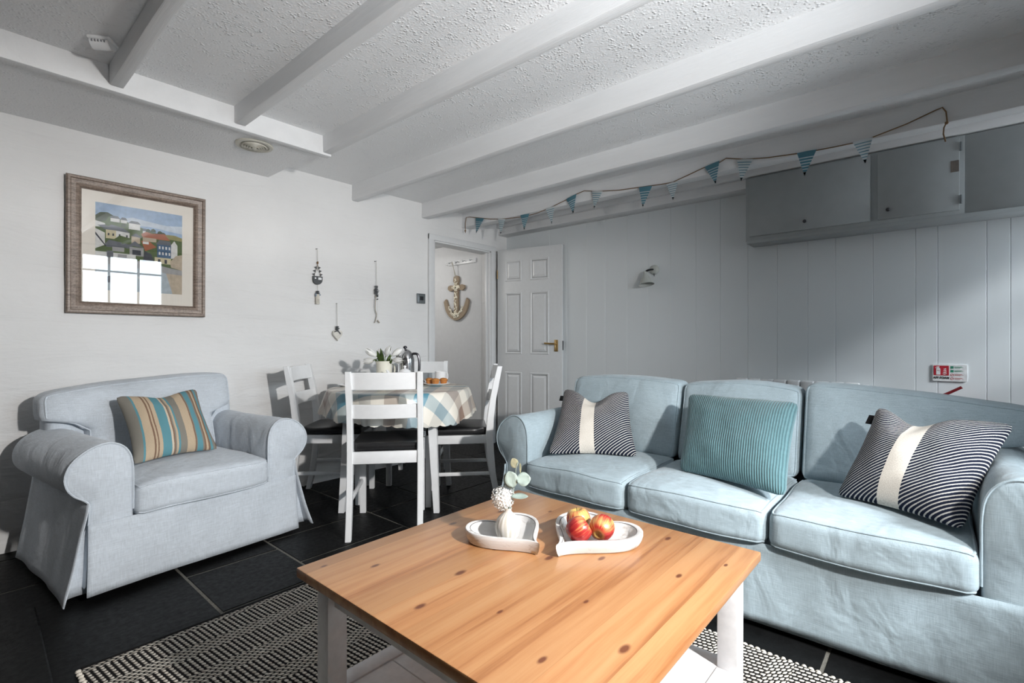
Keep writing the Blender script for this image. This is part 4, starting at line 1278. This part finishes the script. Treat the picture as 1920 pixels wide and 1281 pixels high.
# 3: stacked pebbles and a driftwood twig
h = hanging('hanging string of stacked dark pebbles with a curved twig, right of the others', 2.345, 1.712)
obj('nail', L([(.0015, 0), (.0015, .022), (.004, .022), (.004, .024)], 10, axis='y'), M['darksteel'], h)
obj('string', T([(0, .004, 0), (.001, 0, -.20)], .0016, n=5), M['string'], h)
b_ = bmesh.new()
for k, (x, z, rx, rz) in enumerate([(0, -.207, .017, .006), (.001, -.219, .013, .005), (-.001, -.232, .018, .007), (0, -.243, .030, .003), (.001, -.253, .020, .007), (-.002, -.265, .017, .006), (.006, -.277, .014, .006), (.008, -.288, .010, .006)]): stone(b_, x, z, rx, rz, k)
tag(obj('pebbles', b_, M['slate'], h, 180), 'dark pebbles')
obj('twig', T(smooth_path([(-.004, 0, -.285), (-.012, 0, -.345), (-.010, .002, -.40), (0, 0, -.435), (-.006, 0, -.475), (-.018, 0, -.508)], 6), .0035, n=7), M['driftwood'], h)
b_ = bmesh.new(); stone(b_, .010, -.312, .005, .005, 3); obj('bead', b_, M['darksteel'], h, 180)
obj('string', T([(.008, 0, -.290), (.012, 0, -.40), (.014, 0, -.485)], .0006, n=4), M['string'], h)
obj('wood_chip', T([(.010, 0, -.485), (.028, 0, -.505)], .005, n=6), M['driftwood'], h)

# light switch
sw = obj('light_switch', B(2.773, 2.860, YW - .016, YW + .004, 1.392, 1.480, .003), M['switch']); tag(sw, 'grey metal double light switch beside the doorway', 'light switch')
for k in (0, 1): obj('rocker', B(2.797 + k * .021, 2.815 + k * .021, YW - .021, YW - .013, 1.42, 1.455, .002), M['darksteel'], sw)

# ------------------------------------------------------------------ ceiling vent, smoke alarm
vc = (1.192, 3.0, 2.188)
ve = empty('ceiling_vent', 'round cream extractor vent in the low ceiling strip', 'vent', vc)
obj('flange', L([(.072, 0.001), (.098, .001), (.100, -.004), (.096, -.009), (.080, -.010), (.074, -.004)], 48), M['vent'], ve, 30)
obj('throat', L([(.001, -.0005), (.0735, -.0005), (.0735, .0008), (.001, .0008)], 40), M['black'], ve, 30)
for k, r in enumerate((.062, .049, .036, .024)):
    obj('vent_ring', L([(r - .004, -.004), (r + .006, -.008), (r + .004, -.016 - k * .002), (r - .006, -.010 - k * .002), (r - .004, -.004)], 44, cap=False), M['vent'], ve, 40)
obj('vent_boss', L([(.001, -.003), (.013, -.003), (.013, -.022), (.001, -.025)], 24), M['vent'], ve, 40)
se = empty('smoke_alarm', 'white smoke alarm on the ceiling beside the beam', 'smoke alarm', (.44, 2.60, ZC), math.radians(-38)); se.scale = (.74, .74, .8)
obj('base_plate', B(-.056, .056, -.050, .050, -.018, .001, .008, 3), M['ceramic'], se)
sb = bmesh.new(); prism(sb, [(-.044, -.016), (.040, -.016)] + [(.040 * math.cos(a) - .002, -.018 + .034 * math.sin(a)) for a in [-PI * k / 12 for k in range(13)]], -.046, .046, lambda a, b, hh: (hh, a, b)); sc_ = obj('sensor_cover', sb, M['ceramic'], se, 40)
for k in range(5): obj('slot', B(-.032 + k * .015, -.028 + k * .015, -.0465, -.03, -.030, -.020), flat('grey_slot', (.2, .2, .21)), sc_)
obj('test_button', L([(.001, 0), (.010, 0), (.010, .004), (.001, .004)], 20, c=(.026, -.036, -.022)), flat('pale_grey_button', (.5, .5, .5)), se)

# ------------------------------------------------------------------ bunting along the last beam
XBn = 3.312
def bp(px, py):
    s = (px - 960) / 930; d = (.756 + .6545 * s, .6545 - .756 * s); t = XBn / d[0]
    return V((XBn, t * d[1], 1.053 + (640.5 - py) / 930 * t))
bt = empty('bunting', 'blue and white striped pennant bunting strung along the last ceiling beam', 'bunting', bp(1100, 360))
O_ = bt.location.copy()
cp = [bp(x, y) - O_ for x, y in ((873, 437), (873, 420), (875, 408), (881, 407), (900, 409), (920, 411), (940, 411), (962, 409), (986, 406), (1010, 399), (1034, 389), (1060, 376), (1080, 365), (1096, 358), (1119, 359), (1160, 357), (1210, 350), (1240, 346), (1262, 342), (1290, 329), (1322, 314), (1350, 305), (1362, 297), (1397, 299), (1440, 296), (1512, 286), (1560, 277), (1618, 265), (1700, 233), (1755, 207), (1767, 202), (1774, 210), (1776, 228), (1770, 240), (1769, 252), (1773, 266))]
cp = [c + V((-.004, 0, 0)) for c in cp]
obj('cord', T(cp, .0032, n=6), M['twine'], bt, 180)
b_ = bmesh.new()
for q in (bp(1775, 231) - O_, bp(873, 433) - O_): bmesh.ops.create_icosphere(b_, subdivisions=2, radius=.008, matrix=Matrix.Translation(q + V((-.004, 0, 0))))
obj('knots', b_, M['twine'], bt, 180)
PN = [('b', 893, 409, 909, 410, 894, 438), ('w', 935, 411, 949, 411, 940, 440), ('b', 977, 404, 994, 401, 984, 432), ('w', 1024, 392, 1041, 387, 1036, 421), ('b', 1063, 374, 1082, 364, 1076, 401),
      ('w', 1111, 359, 1131, 359, 1115, 392), ('b', 1199, 352, 1224, 349, 1206, 390), ('w', 1250, 346, 1273, 340, 1263, 376), ('b', 1322, 314, 1350, 302, 1343, 346), ('w', 1383, 300, 1413, 299, 1390, 341),
      ('b', 1495, 288, 1532, 281, 1509, 331), ('w', 1599, 268, 1637, 258, 1623, 308)]
for c, x0, y0, x1, y1, x2, y2 in PN:
    a, b, d = [bp(x, y) - O_ for x, y in ((x0, y0), (x1, y1), (x2, y2))]
    bm = bmesh.new(); uvl = bm.loops.layers.uv.new('UVMap')
    n = 6; g = {}
    for i in range(n + 1):
        for j in range(n + 1 - i):
            t = i / n; s = j / (n - i) if n > i else .5
            p = a.lerp(b, s).lerp(d, t); p.x = -.009 - .004 * math.sin(PI * s) * (1 - t)
            v = bm.verts.new(p); g[i, j] = v
    lay_ = {v: (k[1] / max(1, n - k[0]), k[0] / n) for k, v in g.items()}
    for i in range(n):
        for j in range(n - i):
            f = bm.faces.new((g[i, j], g[i, j + 1], g[i + 1, j]))
            for lp in f.loops: lp[uvl].uv = lay_[lp.vert]
            if j < n - i - 1:
                f = bm.faces.new((g[i + 1, j], g[i, j + 1], g[i + 1, j + 1]))
                for lp in f.loops: lp[uvl].uv = lay_[lp.vert]
    bmesh.ops.solidify(bm, geom=bm.faces[:], thickness=.0012)
    o = obj('pennant', bm, M['pennant_blue' if c == 'b' else 'pennant_white'], bt, 0)
    o['label'] = 'blue pennant with white stripes' if c == 'b' else 'white pennant with blue stripes'

# ------------------------------------------------------------------ wall cupboard
XC = 3.805
wc = empty('wall_cupboard', 'grey blue wall cupboard with two doors high on the boarded wall', 'cupboard', (XC, .45, 1.755))
def cb_(y0, y1, z0, z1, x0=0, x1=XW - XC - .001, bev=.002): return B(x0, x1, y0 - .45, y1 - .45, z0 - 1.755, z1 - 1.755, bev)
obj('carcass', cb_(-.10, 1.068, 1.772, 2.226, .004), M['cupboard'], wc)
obj('base_board', cb_(-.62, 1.06, 1.755, 1.780, 0), M['cupboard'], wc)
obj('side_panel', cb_(-.62, -.098, 1.778, 2.226, .012), M['cupboard'], wc)
for (y0, y1, ky) in ((.335, 1.040, .690), (-.078, .298, .246)):
    d = obj('door', cb_(y0, y1, 1.802, 2.214, -.014, .003, .003), M['cupboard'], wc)
    kb = L([(.001, .024), (.007, .024), (.011, .020), (.011, .014), (.005, .010), (.005, 0), (.010, -.001)], 20, axis='x', c=(-.014, ky - .45, 1.855 - 1.755))
    for v in kb.verts: v.co.x = -.014 - (v.co.x + .014)
    tag(obj('knob', kb, M['darksteel'], d, 60), 'small dark round knob')
    if y0 < 0:
        for z in (1.86, 2.16): obj('hinge', T([(-.016, y0 - .45 - .006, z - 1.755 - .025), (-.016, y0 - .45 - .006, z - 1.755 + .025)], .005), M['switch'], d)
        obj('sticker', B(-.0155, -.0138, y0 - .45 + .002, y0 - .45 + .038, 2.02 - 1.755, 2.085 - 1.755), flat('brown_tape', (.20, .17, .15)), d)

# ------------------------------------------------------------------ wall light
wl = empty('wall_lamp', 'grey enamel swivel wall lamp with cone shade on the boarded wall', 'wall lamp', (XW - .001, 1.843, 1.662))
def lamp_parts(wl):
    a = obj('backplate', L([(.001, -.030), (.018, -.029), (.033, -.022), (.040, -.012), (.042, 0), (.001, .0005)], 32, axis='x'), M['lampgrey'], wl, 40)
    b = obj('swivel_arm', T(smooth_path([(-.028, 0, 0), (-.055, .012, -.004), (-.068, .034, -.010), (-.070, .050, -.025)], 6), .008), M['darksteel'], wl)
    bm = L([(.012, .0), (.016, -.002), (.019, -.020), (.024, -.035), (.062, -.110), (.064, -.114), (.061, -.112), (.022, -.036), (.010, -.03)], 36)
    bmesh.ops.rotate(bm, verts=bm.verts[:], cent=(0, 0, 0), matrix=Matrix.Rotation(math.radians(-10), 3, 'X') @ Matrix.Rotation(math.radians(6), 3, 'Y'))
    bmesh.ops.translate(bm, verts=bm.verts[:], vec=(-.070, .052, -.018))
    c = obj('lamp_shade', bm, M['lampgrey'], wl, 40)
    d = obj('switch_toggle', T([(-.020, -.005, -.036), (-.026, -.010, -.058)], .003), M['darksteel'], wl)
    return a, b, c, d
LP = lamp_parts(wl)

# ------------------------------------------------------------------ radiator, extinguisher, sign
rd = empty('radiator', 'white sectioned electric radiator on the wall behind the sofa', 'radiator', (XW - .002, .80, .160))
for k in range(9):
    y = -.40 + k * .085
    m = B(-.085, -.030, y, y + .081, .02, .622, .012, 3); obj('fin', m, M['radiator'], rd)
obj('end_cap', B(-.088, -.028, -.455, -.403, .02, .612, .012, 3), M['radiator'], rd)
obj('bracket', B(-.030, .001, -.3, .3, .30, .34), M['radiator'], rd)
obj('pipe', T([(-.05, .373, .04), (-.05, .385, -.02), (-.05, .385, -.139)], .009), M['radiator'], rd)

fe = empty('fire_extinguisher', 'red fire extinguisher below the safety sign, mostly hidden by the sofa', 'fire extinguisher', (3.885, -.005, .03))
pr = [(.002, .105), (.060, .105), (.068, .112), (.070, .13), (.070, .56), (.064, .60), (.045, .628), (.022, .640), (.018, .672), (.002, .674)]
obj('cylinder', L(pr, 36), M['red'], fe, 40)
obj('wall_bracket', B(.060, .094, -.02, .02, .16, .55), M['darksteel'], fe)
obj('valve', L([(.002, .66), (.016, .66), (.018, .69), (.012, .70), (.002, .701)], 20), M['steel'], fe)
obj('carry_handle', T(smooth_path([(0, .02, .682), (0, -.01, .694), (0, -.05, .694), (0, -.100, .680)], 5), .008), M['red'], fe)
obj('squeeze_lever', T(smooth_path([(0, .018, .696), (0, -.02, .715), (0, -.085, .758)], 5), .008), M['red'], fe)
obj('gauge', L([(.001, -.006), (.014, -.006), (.014, .004), (.001, .004)], 20, axis='x', c=(-.012, .026, .690)), M['ceramic'], fe)
obj('hose', T(smooth_path([(0, .02, .675), (-.01, .07, .668), (-.03, .100, .60), (-.04, .09, .40), (-.035, .085, .22)], 6), .010), M['black'], fe)

XS = XW - .0045
sg = empty('safety_sign', 'red and white AFF FOAM extinguisher sign on the boarded wall', 'sign', (XS, -.0375, .864))
SW_, SH_ = .078, .0505      # half sizes
def sgp(bm, pts, x, c): 
    f = bm.faces.new([bm.verts.new((x, -a, b)) for a, b in pts]); f.material_index = c
sp_ = [(a * 1, b) for a, b in ()]
rc = []
for cx, cz, a0 in ((SW_ - .006, -SH_ + .006, -PI / 2), (SW_ - .006, SH_ - .006, 0), (-SW_ + .006, SH_ - .006, PI / 2), (-SW_ + .006, -SH_ + .006, PI)):
    for k in range(5): a = a0 + PI / 2 * k / 4; rc.append((cx + .006 * math.cos(a), cz + .006 * math.sin(a)))
bm = bmesh.new(); prism(bm, rc, 0, .004, lambda a, b, h: (.004 - h, -a, b)); obj('sign_plate', bm, flat('white_sign_plastic', (.72, .73, .73), .4), sg)
sred, sgreen, sblk, swht = flat('sign_red', (.42, .015, .03), .5), flat('sign_green', (.03, .22, .14), .5), flat('sign_black', (.015, .015, .015), .5), flat('sign_white', (.75, .75, .75), .5)
def R4(a, b, w, h): return [(a, b), (a + w, b), (a + w, b + h), (a, b + h)]
bm = bmesh.new(); box(bm, -.0008, .0002, .003, .073, -.016, .043, .0003, 1); obj('red_panel', bm, sred, sg)
bm = bmesh.new()
for pts in (R4(-.061, -.012, .019, .036), [(-.061, .024), (-.056, .030), (-.046, .030), (-.042, .024)], R4(-.054, .028, .006, .006), [(-.055, .033), (-.066, .030), (-.066, .027), (-.055, .030)], [(-.064, .036), (-.046, .039), (-.046, .036), (-.055, .033)]): sgp(bm, pts, -.0010, 0)
for k in range(4):
    z = -.010 + k * .010; sgp(bm, [(-.034 + k * .002, z + .004), (-.024, z - .001), (-.014, z + .003), (-.012 - k * .002, z + .008), (-.022, z + .0045)], -.0010, 0)
obj('pictogram', bm, swht, sg, 0)
bm = bmesh.new(); sgp(bm, R4(-.058, .012, .013, .0025), -.0012, 0); obj('pictogram_band', bm, sred, sg, 0)
for k in range(4):
    z = .029 - k * .0225; c = sgreen if k < 2 else sred
    bm = bmesh.new()
    if k < 2: sgp(bm, R4(.004, z - .003, .014, .015), -.0004, 0)
    else:
        n_ = 20; A = [bm.verts.new((-.0004, -(.011 + .008 * math.cos(2 * PI * i / n_)), z + .0045 + .008 * math.sin(2 * PI * i / n_))) for i in range(n_)]
        C = [bm.verts.new((-.0004, -(.011 + .0058 * math.cos(2 * PI * i / n_)), z + .0045 + .0058 * math.sin(2 * PI * i / n_))) for i in range(n_)]
        ring_faces(bm, A, C); sgp(bm, [(.0055, z), (.0068, z - .0005), (.0165, z + .009), (.0152, z + .0095)], -.0005, 0)
    obj('symbol', bm, c, sg, 0)
    bm = bmesh.new()
    for q, ln in ((.009, .034), (.005, .040), (.001, .026)): sgp(bm, R4(.022, z + q - .001, ln, .0022), -.0004, 0)
    obj('small_print', bm, flat('print_line_%d' % k, (.16, .34, .26) if k < 2 else (.5, .2, .2)), sg, 0)
fc = bpy.data.curves.new('sign_text', 'FONT'); fc.body = 'AFF FOAM'; fc.size = .0185; fc.align_x = 'CENTER'; fc.extrude = .0003; fc.offset = .0004
to = bpy.data.objects.new('tmp', fc); COL.objects.link(to); bpy.context.view_layer.update()
tm = bpy.data.meshes.new_from_object(to.evaluated_get(bpy.context.evaluated_depsgraph_get())); bpy.data.objects.remove(to)
tm.materials.clear(); tm.materials.append(sblk)
to = bpy.data.objects.new('lettering', tm); COL.objects.link(to); to.parent = sg
to.location = (-.0006, .038, -.0365); to.rotation_euler = (PI / 2, 0, -PI / 2)
to.scale = (.86, 1, 1); to['label'] = 'black AFF FOAM lettering'

# ------------------------------------------------------------------ hallway: hook rail and anchor
XH = HX - .003
hr = empty('hook_rail', 'white wall hook rail in the hallway above the anchor', 'hook rail', (XH, 3.95, 1.918))
obj('board', B(-.016, .001, -.215, .215, -.024, .024, .004), M['trim'], hr)
obj('board_end', B(-.012, .001, .215, .262, -.010, .008, .003), M['trim'], hr)
for k in range(4):
    y = -.165 + k * .11
    obj('hook', T(smooth_path([(-.014, y, .008), (-.034, y, .004), (-.046, y, -.006), (-.052, y, .010)], 4), .0035, n=6), M['switch'], hr)
an = empty('anchor_ornament', 'shell covered anchor ornament hanging in the hallway', 'wall ornament', (XH - .012, 4.025, 1.29))
bm = bmesh.new()
def apx(p, h0=-.014, h1=.010): prism(bm, p, h0, h1, lambda a, b, h: (h, -a, b), .003)
apx([(-.032, .03), (.032, .03), (.028, .40), (.045, .43), (.035, .475), (0, .488), (-.035, .475), (-.045, .43), (-.028, .40)])
obj('shank', bm, M['hessian'], an, 40)
bm = bmesh.new(); apx([(-.135, .345), (-.10, .318), (0, .338), (.10, .318), (.135, .345), (.125, .375), (.09, .385), (0, .372), (-.09, .385), (-.125, .375)]); obj('stock', bm, M['hessian'], an, 40)
bm = bmesh.new()
outer = [(-.20, .205), (-.165, .10), (-.09, .025), (0, -.005), (.09, .025), (.165, .10), (.20, .205)]
inner = [(.165, .235), (.12, .14), (.07, .085), (0, .06), (-.07, .085), (-.12, .14), (-.165, .235)]
apx([(p.x, p.y) for p in smooth_path([(a, b, 0) for a, b in outer], 4)] + [(p.x, p.y) for p in smooth_path([(a, b, 0) for a, b in inner], 4)]); obj('arms', bm, M['hessian'], an, 40)
random.seed(21); bm = bmesh.new()
def shell_at(a, b):
    r = bmesh.ops.create_icosphere(bm, subdivisions=1, radius=1, matrix=Matrix.Identity(4)); s = random.uniform(.009, .016)
    ro = Matrix.Rotation(random.uniform(0, 6), 3, 'X')
    for v in r['verts']: v.co = V((-.017, -a, b)) + ro @ V((v.co.x * s * .55, v.co.y * s, v.co.z * s * .65))
for k in range(60): shell_at(random.uniform(-.024, .024), random.uniform(.05, .45))
for k in range(22): shell_at(random.uniform(-.06, .06), random.uniform(.335, .372))
for k in range(60):
    t = random.uniform(-1, 1); shell_at(t * .115, .022 + .10 * t * t + random.uniform(0, .045))
so = obj('shells', bm, M['shell'], an, 180); so['kind'] = 'stuff'; so['label'] = 'cream and tan shells'
bm = bmesh.new()
for s in (-1, 1): tube(bm, [(-.002, s * .014, .455), (-.030, s * .020 - .0, .62)], .0035, n=5)
obj('ribbon', T([(-.012, .012, .462), (-.040, .024, .622), (-.044, .030, .640), (-.040, .036, .622), (-.012, -.010, .462)], .0035, n=6), M['string'], an)

# ------------------------------------------------------------------ window wall fittings behind the camera
cu_ = bmesh.new(); g = {}
for i in range(61):
    for j in range(9):
        x = 2.10 + .24 * i / 60; z = .55 + 1.60 * j / 8
        g[i, j] = cu_.verts.new((x, YB + .045 + .022 * math.sin(i * .75) + .006 * nz(x * 9, z * 2, 0), z))
for i in range(60):
    for j in range(8): cu_.faces.new((g[i, j], g[i + 1, j], g[i + 1, j + 1], g[i, j + 1]))
bmesh.ops.solidify(cu_, geom=cu_.faces[:], thickness=.003)
tag(obj('curtain', cu_, M['curtain'], None, 180), 'grey blue curtain drawn to the side of the window behind the camera', 'curtain')
crl = obj('curtain_pole', T([(.95, YB + .045, 2.165), (2.45, YB + .045, 2.165)], .011), M['darksteel']); tag(crl, 'dark curtain pole above the window behind the camera', 'curtain pole')
for x in (1.0, 2.40): obj('pole_bracket', T([(x, YB - .001, 2.165), (x, YB + .05, 2.165)], .007), M['darksteel'], crl)

# ------------------------------------------------------------------ light
LX, LY, LZ = .95, YB + .16, 1.69  # added spot lamp, out of view, standing in for a flash
flash_lamp = empty('wall_lamp', 'added grey spot lamp standing in for a flash, unseen behind the camera', 'wall lamp', (LX, YB, LZ))
obj('backplate', L([(.001, .030), (.02, .028), (.04, .012), (.042, -.001), (.001, -.001)], 32, axis='y'), M['lampgrey'], flash_lamp, 40)
obj('swivel_arm', T([(0, .02, 0), (0, .07, 0)], .009), M['darksteel'], flash_lamp)
obj('lamp_shade', L([(.02, .06), (.03, .065), (.075, .15), (.073, .15), (.028, .068), (.001, .066)], 36, axis='y'), M['lampgrey'], flash_lamp, 40)
obj('light_cut_board', B(-.16, .16, .05, .50, .030, .036, .002), M['lampgrey'], flash_lamp)  # added board that blocks the spot's upward light
ld_ = bpy.data.lights.new('flash_light', 'SPOT'); ld_.energy = 420; ld_.spot_size = math.radians(116); ld_.spot_blend = 1.0; ld_.shadow_soft_size = .055; ld_.color = (1, .965, .93)
lo = bpy.data.objects.new('flash_light', ld_); COL.objects.link(lo); lo.location = (LX, YB + .215, LZ)
lo.rotation_euler = V((.02, 1, -.36)).to_track_quat('-Z', 'Y').to_euler()

# added uplighter, out of view, put in to brighten the ceiling
UX, UY = .55, -.98
ul = empty('ceiling_fill_stand', 'added slim dark uplighter, unseen behind the camera, brightening the ceiling', 'added light', (UX, UY, 0))
obj('base', L([(.001, 0), (.13, 0), (.13, .012), (.02, .025), (.001, .025)], 36), M['darksteel'], ul)
obj('pole', T([(0, 0, .02), (0, 0, 1.16)], .011), M['darksteel'], ul)
obj('lamp_shade', L([(.012, 1.14), (.03, 1.15), (.10, 1.20), (.125, 1.235), (.123, 1.235), (.098, 1.203), (.03, 1.155), (.001, 1.15)], 40, cap=False), M['lampgrey'], ul, 60)
ud = bpy.data.lights.new('ceiling_fill', 'SPOT'); ud.energy = 290; ud.spot_size = math.radians(70); ud.spot_blend = 1.0; ud.shadow_soft_size = .06; ud.color = (.95, .98, 1)
uo = bpy.data.objects.new('ceiling_fill', ud); COL.objects.link(uo); uo.location = (UX, UY, 1.29)
uo.rotation_euler = V((.70, 1.6, 1.25)).to_track_quat('-Z', 'Y').to_euler()

# daylight through the two windows
wd_ = bpy.data.worlds.new('daylight'); S.world = wd_; wd_.use_nodes = True
wt = wd_.node_tree; bg = wt.nodes['Background']; bg.inputs[0].default_value = (.80, .91, 1.0, 1); 
# paler sky above, duller street below the horizon, hazy sky above it
wz = sep(wt, coords(wt, 'Generated'))[2]
wt.links.new(ramp(wt, math_n(wt, 'ADD', math_n(wt, 'MULTIPLY', wz, .5), .5), [(.46, (.90, .95, 1.0)), (.52, (.80, .91, 1.0))]), bg.inputs[0])
wt.links.new(math_n(wt, 'ADD', 15.5, math_n(wt, 'MULTIPLY', math_n(wt, 'LESS_THAN', wz, -.01), -6)), bg.inputs[1])
for w in (W1, W2):
    pl_ = bpy.data.lights.new('window_portal', 'AREA'); pl_.shape = 'RECTANGLE'; pl_.size = w[1] - w[0]; pl_.size_y = w[3] - w[2]; pl_.cycles.is_portal = True
    po = bpy.data.objects.new('window_portal', pl_); COL.objects.link(po); po.location = ((w[0] + w[1]) / 2, YB - .24, (w[2] + w[3]) / 2)
    po.rotation_euler = (PI / 2, 0, 0)   # faces into the room

sn = bpy.data.lights.new('hazy_sun', 'SUN'); sn.energy = 7.0; sn.angle = math.radians(9); sn.color = (.93, .97, 1)
so_ = bpy.data.objects.new('hazy_sun', sn); COL.objects.link(so_); so_.location = (1, -4, 4)
so_.rotation_euler = V((.20, .82, -.575)).to_track_quat('-Z', 'Y').to_euler()
hl = bpy.data.lights.new('hallway_fill', 'POINT'); hl.energy = 16; hl.shadow_soft_size = .12; hl.color = (1, .97, .93)  # added fill light without a fitting, brightens the hallway
ho = bpy.data.objects.new('hallway_fill', hl); COL.objects.link(ho); ho.location = (2.75, 4.6, 1.95)

# ------------------------------------------------------------------ camera
cd = bpy.data.cameras.new('camera'); cam = bpy.data.objects.new('camera', cd); COL.objects.link(cam)
cam.location = (0, 0, 1.053); cam.rotation_euler = (PI / 2, 0, math.radians(40.88) - PI / 2)
cd.sensor_width = 36; cd.lens = 36 * 930 / 1920; cd.clip_start = .05
S.camera = cam
S.view_settings.view_transform = 'Standard'; S.view_settings.look = 'None'; S.view_settings.gamma = 1
S.view_settings.use_curve_mapping = False; S.view_settings.exposure = .21
S.cycles.max_bounces = 10; S.cycles.diffuse_bounces = 6; S.cycles.glossy_bounces = 4; S.cycles.transparent_max_bounces = 12
S.cycles.sample_clamp_indirect = 6; S.cycles.caustics_reflective = False; S.cycles.caustics_refractive = False
S.cycles.use_denoising = True
